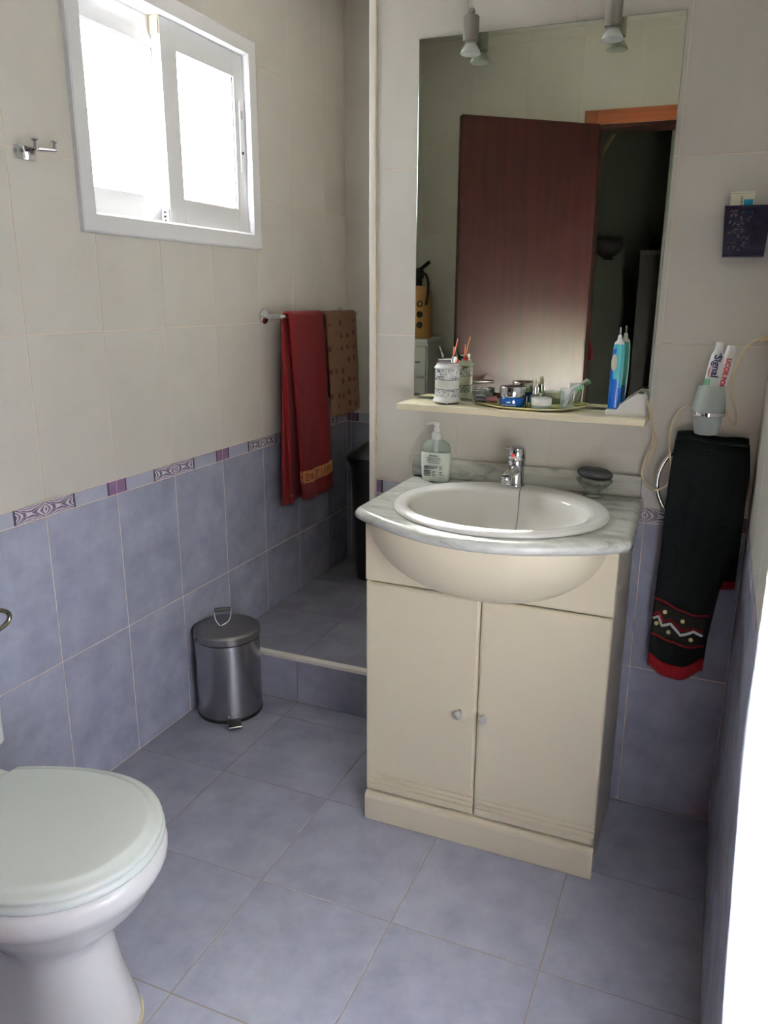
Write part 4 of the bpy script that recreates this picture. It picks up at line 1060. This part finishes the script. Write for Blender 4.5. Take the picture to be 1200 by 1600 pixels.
# ---------------------------------------------------------------- towel ring and black towel
t = thing('towel_ring', 'round chrome towel ring on the wall under the tumbler', 'towel ring', (.884, 0, .93))
rc = (.884, -.052, .932)
bm = B(); tube(bm, [(rc[0] + .101 * math.cos(2 * PI * k / 64), rc[1] + .012 * math.sin(2 * PI * k / 64), rc[2] + .101 * math.sin(2 * PI * k / 64)) for k in range(64)], .0050, 12, closed=True); obj('ring', bm, 'chrome', t, True)
bm = B(); box(bm, .872, -.050, 1.022, .896, -.001, 1.032, .002); lathe(bm, [(.02, .001), (.02, .01), (.015, .014)], (.884, 0, 1.027), 24, M4=Matrix.Rotation(PI / 2, 4, 'X')); obj('wall_mount', bm, 'chrome', t, True, 40)
tw = thing('hand_towel', 'black hand towel with red hem and zigzag border hanging on the chrome ring', 'towel', (.89, -.06, 1.045))
def lerp_tab(tab, z):
    for (z0, v0), (z1, v1) in zip(tab, tab[1:]):
        if z >= z1: return v0 + (v1 - v0) * (z - z0) / (z1 - z0)
    return tab[-1][1]
LFT = [(1.05, .817), (.945, .811), (.786, .810), (.654, .806), (.533, .804), (.44, .806)]
RGT = [(1.05, .974), (.97, .984), (.81, .978), (.68, .950), (.558, .937), (.44, .933)]
def fy_(u, z):
    d = (1.045 - z)
    return -.074 - .014 * min(1, d * 6) - .004 * math.sin(u * 9 + z * 3) - .003 * math.sin(u * 17 - z * 7) - .012 * math.sin(PI * u)
def fbot(u): return .474 - .028 * math.sin(PI * min(1, u * 1.05)) + .004 * u
def front(u, v):
    zt2 = 1.043 - .012 * u ** 3 + .004 * math.sin(u * 8)
    z = zt2 + (fbot(u) - zt2) * v
    l_, r_ = lerp_tab(LFT, z), lerp_tab(RGT, z)
    return (l_ + (r_ - l_) * u, fy_(u, z) + (.022 * (1 - v * 12) ** 2 if v < 1 / 12 else 0), z)
def onz(x, z):
    l_, r_ = lerp_tab(LFT, z), lerp_tab(RGT, z); u = (x - l_) / (r_ - l_); return Vector((x, fy_(u, z), z))
bm = B(); sheet(bm, front, 28, 60, .007); obj('front_layer', bm, 'black_towel', tw, True)
def back(u, v):
    z = 1.042 + (.668 + .01 * u - 1.042) * v
    l_ = .835 + .03 * v; r_ = .975 + .010 * min(1, v * 3)
    return (l_ + (r_ - l_) * u, -.026 - .004 * math.sin(u * 10) - .022 * max(0, 1 - v * 14), z)
bm = B(); sheet(bm, back, 16, 30, .006); obj('back_layer', bm, 'black_towel', tw, True)
bm = B(); sheet(bm, back, 16, 2, .0085, v0=.955, v1=1.012); obj('hem', bm, 'red_hem', tw, True)
# fold over the ring
bm = B(); sheet(bm, lambda u, v: (.818 + .156 * u, -.050 + .030 * math.cos(PI * v) * -1 , 1.040 - .010 * u ** 3 + .004 * math.sin(u * 8) + .012 * math.sin(PI * v)), 20, 8, .006); obj('top_fold', bm, 'black_towel', tw, True)
bm = B(); sheet(bm, lambda u, v: front(u, v), 24, 3, .010, v0=.945, v1=1.006); obj('hem', bm, 'red_hem', tw, True)
def ribbon(bm, pts, w_, off_=.0042, k=5):
    P2 = []
    for (a, b) in zip(pts, pts[1:]):
        for j in range(k): P2.append((a[0] + (b[0] - a[0]) * j / k, a[1] + (b[1] - a[1]) * j / k))
    P2.append(pts[-1]); up, dn_ = [], []
    for i, (x, z) in enumerate(P2):
        a, b = P2[max(i - 1, 0)], P2[min(i + 1, len(P2) - 1)]
        tx_, tz_ = b[0] - a[0], b[1] - a[1]; l_ = math.hypot(tx_, tz_); nx, nz = -tz_ / l_, tx_ / l_
        for arr, s_ in ((up, 1), (dn_, -1)):
            p = onz(x + nx * w_ / 2 * s_, z + nz * w_ / 2 * s_); arr.append(p + Vector((0, -off_, 0)))
    rings(bm, [[a, b, b + Vector((0, .002, 0)), a + Vector((0, .002, 0))] for a, b in zip(up, dn_)])
TR = [(.807, .651), (.833, .641), (.864, .629), (.898, .623), (.936, .620)]
BR = [(.808, .556), (.842, .545), (.873, .539), (.903, .538), (.931, .540)]
bm = B()
def band(u, v):
    x = .809 + .122 * u; zt3 = TR[0][1] - .004; z1 = .649 - .028 * math.sin(u * PI / 2) ** .8; z0 = .554 - .017 * math.sin(u * PI / 2) ** .8
    z = z0 + (z1 - z0) * v; p = onz(x, z); return (p.x, p.y, p.z)
sheet(bm, band, 16, 8, .0078); obj('woven_band', bm, 'band_cloth', tw, True)
for P3 in (TR, BR):
    bm = B(); ribbon(bm, P3, .005, .0052); obj('red_line', bm, 'red_hem', tw)
bm = B(); ribbon(bm, [(.808, .608), (.82, .614), (.831, .592), (.852, .600), (.876, .577), (.905, .588), (.924, .577)], .006, .0055); obj('red_zigzag', bm, 'red_hem', tw)
bm = B(); ribbon(bm, [(.808, .597), (.82, .603), (.83, .579), (.85, .59), (.875, .564), (.904, .581), (.925, .566)], .006, .006); obj('white_zigzag', bm, 'white_cream', tw)
for x, z in [(.834, .616), (.877, .601), (.817, .584), (.847, .567), (.900, .559)]:
    bm = B(); p = onz(x, z) + Vector((0, -.0042, 0)); lathe(bm, [(.0052, 0), (.0052, .0016), (.003, .0022)], p, 14, M4=Matrix.Rotation(PI / 2, 4, 'X')); obj('dot', bm, 'yellow_tray', tw)

# ---------------------------------------------------------------- towel rail in the shower
rl = thing('towel_rail', 'chrome towel rail with mounts on the left wall by the shower', 'towel rail', (XL, .8, 1.27))
rx, rz = -.560, 1.277
bm = B(); tube(bm, [(rx, .452, rz), (rx, 1.085, rz + .004)], .0075, 14); obj('bar', bm, 'chrome', rl, True, 40)
for yy in (.468, 1.07):
    bm = B(); lathe(bm, [(.026, .001), (.027, .004), (.026, .010), (.018, .014)], (XL, yy, rz), 24, M4=Matrix.Rotation(PI / 2, 4, 'Y')); tube(bm, [(XL + .012, yy, rz), (rx + .004, yy, rz)], .009, 12); obj('mount', bm, 'chrome', rl, True, 40)
def hung(name, label, m, y0, y1, zf, zb_, thick=.007, wave=1, dy=0, dyb=0, taper=0, split=True):
    t_ = thing(name, label, 'towel', (rx, (y0 + y1) / 2, rz))
    def f(u, v):
        y = y0 + (y1 - y0) * u; R = .0135
        s_ = v * 3
        if s_ < 1:      # back layer, from bottom up
            z = zb_ + (rz - zb_) * s_; xx = rx - R - .008 * (1 - s_) + .004 * math.sin(u * 9)
            return (xx, y + dyb * (1 - s_), z)
        if s_ < 2:
            a = PI * (s_ - 1); return (rx - R * math.cos(a), y, rz + R * math.sin(a))
        q = s_ - 2; z = rz + (zf - rz) * q
        sag = .014 * math.sin(PI * u) * q
        return (rx + R + .014 * q + wave * (.006 * math.sin(u * 7 + 1) * q + .003 * math.sin(u * 15 + q * 3) * q), y + dy * q + taper * (u - .5) * q, z - sag)
    bm = B(); sheet(bm, f, 22, 90, thick); obj('cloth', bm, m, t_, True)
    return t_, f
tr_, fr_ = hung('bath_towel', 'long dark red towel with golden woven border on the towel rail', 'red_towel', .505, .755, .598, .585, .010, 1.2, .030, -.03, .0)
bm = B(); sheet(bm, fr_, 20, 3, .0118, v0=2 / 3 + .835 / 3, v1=2 / 3 + .905 / 3); obj('woven_border', bm, 'yellow_band', tr_, True)
bm = B()
def onr(u, q): return Vector(fr_(u, 2 / 3 + q / 3)) + Vector((.0062, 0, 0))
def dash(u0, q0, u1, q1, w_=.004):
    a, b = onr(u0, q0), onr(u1, q1); tube(bm, [a, b], w_ / 2, 5)
for g in [(.10, .852, .10, .89), (.10, .852, .20, .852), (.20, .852, .20, .89), (.10, .89, .20, .89), (.15, .86, .15, .882), (.27, .858, .27, .888), (.32, .858, .32, .888), (.37, .858, .37, .888), (.27, .858, .37, .858), (.46, .852, .60, .850), (.60, .850, .50, .892), (.67, .852, .67, .888), (.74, .852, .86, .852), (.74, .852, .74, .888), (.86, .852, .86, .888), (.80, .86, .80, .888), (.92, .86, .92, .89)]: dash(*g)
obj('border_marks', bm, 'band_mark', tr_)
# second, folded fall of the red towel behind the first
bm = B(); sheet(bm, lambda u, v: (rx - .004 - .020 * u, .482 + .040 * u + .030 * v, 1.272 - (.69 + .01 * u) * v), 6, 30, .012)
obj('inner_fold', bm, 'red_towel', tr_, True)
bm = B(); sheet(bm, lambda u, v: (rx - .004 - .020 * u, .482 + .040 * u + .030 * v, 1.272 - (.69 + .01 * u) * v), 6, 1, .0145, v0=.948, v1=.952); obj('thin_stripe', bm, 'yellow_band', tr_)
hung('bath_towel', 'shorter tan towel with dark red spots behind the red one on the rail', 'tan_towel', .785, 1.045, .885, .95, .007, .6)

# robe hook by the window
hk = thing('robe_hook', 'small chrome double robe hook on the wall left of the window', 'hook', (XL, -.52, 1.66))
hxx = XL + .0
bm = B(); box(bm, hxx + .0, -.547, 1.643, hxx + .012, -.494, 1.674, .004); obj('back_plate', bm, 'chrome', hk, True, 40)
for yy in (-.535, -.505):
    bm = B(); lathe(bm, [(.004, .012), (.004, .0135), (.002, .0145)], (hxx, yy, 1.661), 12, M4=Matrix.Rotation(PI / 2, 4, 'Y')); obj('screw', bm, 'ink', hk)
bm = B(); box(bm, hxx + .010, -.512, 1.664, hxx + .030, -.500, 1.672, .002); tube(bm, [(hxx + .024, -.510, 1.668), (hxx + .026, -.448, 1.674)], .0045, 10)
for yy, zz in ((-.508, 1.668), (-.450, 1.672)):
    lathe(bm, [(.0048, zz), (.0045, zz + .016), (.0085, zz + .019), (.0085, zz + .0215), (.004, zz + .022)], (hxx + .026, yy, 0), 16)
obj('pegs', bm, 'chrome', hk, True, 40)
# toilet roll holder loop
tp = thing('roll_holder', 'dull metal oval loop of a toilet roll holder at left picture edge', 'holder', (XL, -.82, .63))
bm = B(); xx = -.575
tube(bm, [(xx, -.818 + .056 * math.cos(2 * PI * k / 40), .632 + .026 * math.sin(2 * PI * k / 40) - .10 * .052 * math.cos(2 * PI * k / 40)) for k in range(40)], .0055, 10, closed=True); obj('loop', bm, 'bronze', tp, True)
bm = B(); tube(bm, [(XL + .001, -.876, .637), (xx, -.873, .635)], .005, 10); lathe(bm, [(.02, .001), (.02, .008), (.012, .011)], (XL, -.876, .637), 20, M4=Matrix.Rotation(PI / 2, 4, 'Y')); obj('wall_mount', bm, 'bronze', tp, True, 40)

# ---------------------------------------------------------------- black hamper in the shower
hp = thing('laundry_hamper', 'black plastic laundry hamper with a raised lid in the dark shower', 'hamper', (-.31, .98, .165))
def rr(cx, cy_, hw, hd, z, e=5, n=40):
    return oval(hw, hd, z, e, n, cx, cy_)
bm = B(); rings(bm, [rr(-.325, .985, .155, .105, .166), rr(-.325, .985, .160, .110, .175), rr(-.325, .985, .180, .128, .66), rr(-.325, .985, .188, .133, .675), rr(-.325, .985, .188, .133, .69)]); obj('body', bm, 'black_plastic', hp, True, 40)
bm = B(); rings(bm, [rr(-.325, .985, .196, .138, .688), rr(-.325, .985, .198, .140, .705), rr(-.325, .985, .190, .132, .714), rr(-.325, .985, .12, .08, .765), rr(-.325, .985, .06, .03, .775)]); obj('lid', bm, 'black_plastic', hp, True, 40)

# ---------------------------------------------------------------- pedal bin
bx_, by_ = -.520, .000
pb = thing('pedal_bin', 'small brushed steel pedal bin with round lid against the lilac wall', 'bin', (bx_, by_, 0))
r_ = .105
bm = B(); lathe(bm, [(r_ * .98, .010), (r_, .012), (r_, .268), (r_ - .002, .270)], (bx_, by_, 0), 64); obj('can', bm, 'steel', pb, True, 40)
bm = B(); lathe(bm, [(r_ - .004, 0), (r_ + .0015, .001), (r_ + .0015, .011), (r_, .012)], (bx_, by_, 0), 64); obj('base_ring', bm, 'black_plastic', pb, True, 40)
bm = B(); lathe(bm, [(r_ - .003, .270), (r_ - .003, .274)], (bx_, by_, 0), 64); obj('gap_ring', bm, 'black_plastic', pb, True)
bm = B(); lathe(bm, [(r_ - .001, .273), (r_ + .003, .274), (r_ + .003, .295), (r_ - .002, .299), (r_ - .012, .301), (.03, .305), (.001, .305)], (bx_, by_, 0), 64); ld = obj('lid', bm, 'lid_steel', pb, True, 30)
for a in (math.radians(-140), math.radians(-118)):
    bm = B(); q = Vector((math.cos(a), math.sin(a))); s2 = Vector((-q.y, q.x)); c2 = Vector((bx_, by_)) + q * (r_ + .0025)
    P4 = [c2 - s2 * .004, c2 + s2 * .004, c2 + s2 * .004 + q * .0014, c2 - s2 * .004 + q * .0014]
    rings(bm, [[(p.x, p.y, .279) for p in P4], [(p.x, p.y, .289) for p in P4]]); obj('lid_slot', bm, 'black_plastic', ld)
hcx, hcy = bx_ - .018, by_ - .004
bm = B()
tube(bm, smooth_path([(hcx + .004, hcy - .012, .303), (hcx - .018, hcy - .004, .316), (hcx - .033, hcy + .010, .338), (hcx - .034, hcy + .014, .343)], 5), .0022, 8)
tube(bm, smooth_path([(hcx + .004, hcy - .012, .303), (hcx + .022, hcy + .012, .316), (hcx + .012, hcy + .040, .338), (hcx + .008, hcy + .044, .343)], 5), .0022, 8)
hd_ = obj('wire_handle', bm, 'chrome', pb, True)
bm = B(); tube(bm, [(hcx - .034, hcy + .014, .343), (hcx + .008, hcy + .044, .343)], .0068, 12); obj('grip', bm, 'black_plastic', pb, True, 40)
pd = Vector((.64, -.77)).normalized(); ps = Vector((-pd.y, pd.x))
def pq(a, b, z): p = Vector((bx_, by_)) + pd * a + ps * b; return (p.x, p.y, z)
bm = B()
rings(bm, [[pq(.10, -.018, .014), pq(.10, .018, .014), pq(.10, .018, .024), pq(.10, -.018, .024)], [pq(.118, -.020, .012), pq(.118, .020, .012), pq(.118, .020, .024), pq(.118, -.020, .024)], [pq(.148, -.020, .004), pq(.148, .020, .004), pq(.148, .020, .014), pq(.148, -.020, .014)]])
obj('pedal', bm, 'black_plastic', pb)
bm = B()
for b in (-.016, .016):
    lathe(bm, [(.004, 0), (.004, .004), (.002, .006)], pq(.105, b, .022), 10); obj('rivet', bm, 'chrome', pb, True); bm = B()
tube(bm, [pq(.1485, -.019, .011), pq(.1485, .019, .011)], .0012, 6); obj('pedal_trim', bm, 'chrome', pb)

# ---------------------------------------------------------------- toilet
to = thing('toilet', 'white toilet with closed pale lid against the left wall', 'toilet', (-.3, -1.09, 0))
cy0_ = -1.09
def seat_out(x_front, x_mid, x_back, hw, hb, z, n=24, m_=10):
    out = []
    for k in range(n + 1):
        a = -PI / 2 + PI * k / n; out.append((x_mid + (x_front - x_mid) * math.cos(a), cy0_ + hw * math.sin(a), z))
    for k in range(1, m_ + 1):
        s_ = k / m_; out.append((x_mid + (x_back - x_mid) * s_, cy0_ + hw - (hw - hb) * s_ ** 1.8, z))
    for k in range(m_, 0, -1):
        s_ = k / m_; out.append((x_mid + (x_back - x_mid) * s_, cy0_ - hw + (hw - hb) * s_ ** 1.8, z))
    return out
def so(d, z): return seat_out(.060 - d, -.135, -.350 + d * .5, .178 - d, .118 - d, z)
bm = B(); rings(bm, [so(.012, .4085), so(.001, .410), so(.0, .414), so(.001, .4175), so(.006, .4202), so(.013, .4212), so(.018, .4232), so(.0215, .4262), so(.0255, .4280), so(.028, .4283), so(.034, .4284)]); obj('lid', bm, 'seat', to, True, 60)
bm = B(); rings(bm, [so(.010, .3895), so(.0, .391), so(-.003, .396), so(-.002, .402), so(.002, .406), so(.010, .4082)]); obj('seat', bm, 'seat', to, True, 60)
bm = B()
def bo(f, hw, z, xm=-.15, xb=-.40, hb=.12): return seat_out(f, xm, xb, hw, hb, z)
rings(bm, [bo(.050, .172, .389), bo(.060, .182, .386), bo(.066, .187, .374), bo(.066, .187, .358), bo(.060, .183, .342), bo(.052, .175, .330), bo(.047, .168, .320), bo(.036, .156, .300, xb=-.41), bo(.012, .136, .27, xb=-.42, hb=.11), bo(-.025, .112, .235, xb=-.43, hb=.10), bo(-.052, .094, .205, xb=-.44, hb=.09), bo(-.058, .086, .185, xb=-.45, hb=.088), bo(-.052, .084, .165, xb=-.45, hb=.088),
           bo(-.036, .086, .11, xb=-.46, hb=.09), bo(-.014, .094, .05, xb=-.47, hb=.095), bo(.000, .102, .015, xb=-.48, hb=.10), bo(.000, .103, .0005, xb=-.48, hb=.10)])
obj('bowl', bm, 'porcelain', to, True, 70)
bm = B(); box(bm, -.60, cy0_ - .12, .30, -.34, cy0_ + .12, .405, .02, 3); obj('deck', bm, 'porcelain', to, True, 50)
bm = B(); box(bm, XL + .005, cy0_ - .19, .40, -.462, cy0_ + .19, .77, .02, 4); obj('cistern', bm, 'porcelain', to, True, 50)
bm = B(); box(bm, XL + .003, cy0_ - .195, .771, -.455, cy0_ + .195, .80, .01, 3); obj('cistern_lid', bm, 'porcelain', to, True, 50)
for s_ in (-.07, .07):
    bm = B(); tube(bm, [(-.352, cy0_ + s_ - .02, .412), (-.352, cy0_ + s_ + .02, .412)], .008, 12); obj('hinge', bm, 'seat', to, True, 40)
bm = B(); rings(bm, [[(p[0], p[1], .0005) for p in bo(.003, .106, 0, xb=-.483, hb=.103)], [(p[0], p[1], .004) for p in bo(.002, .105, 0, xb=-.482, hb=.102)]]); obj('sealant', bm, 'stain', to)
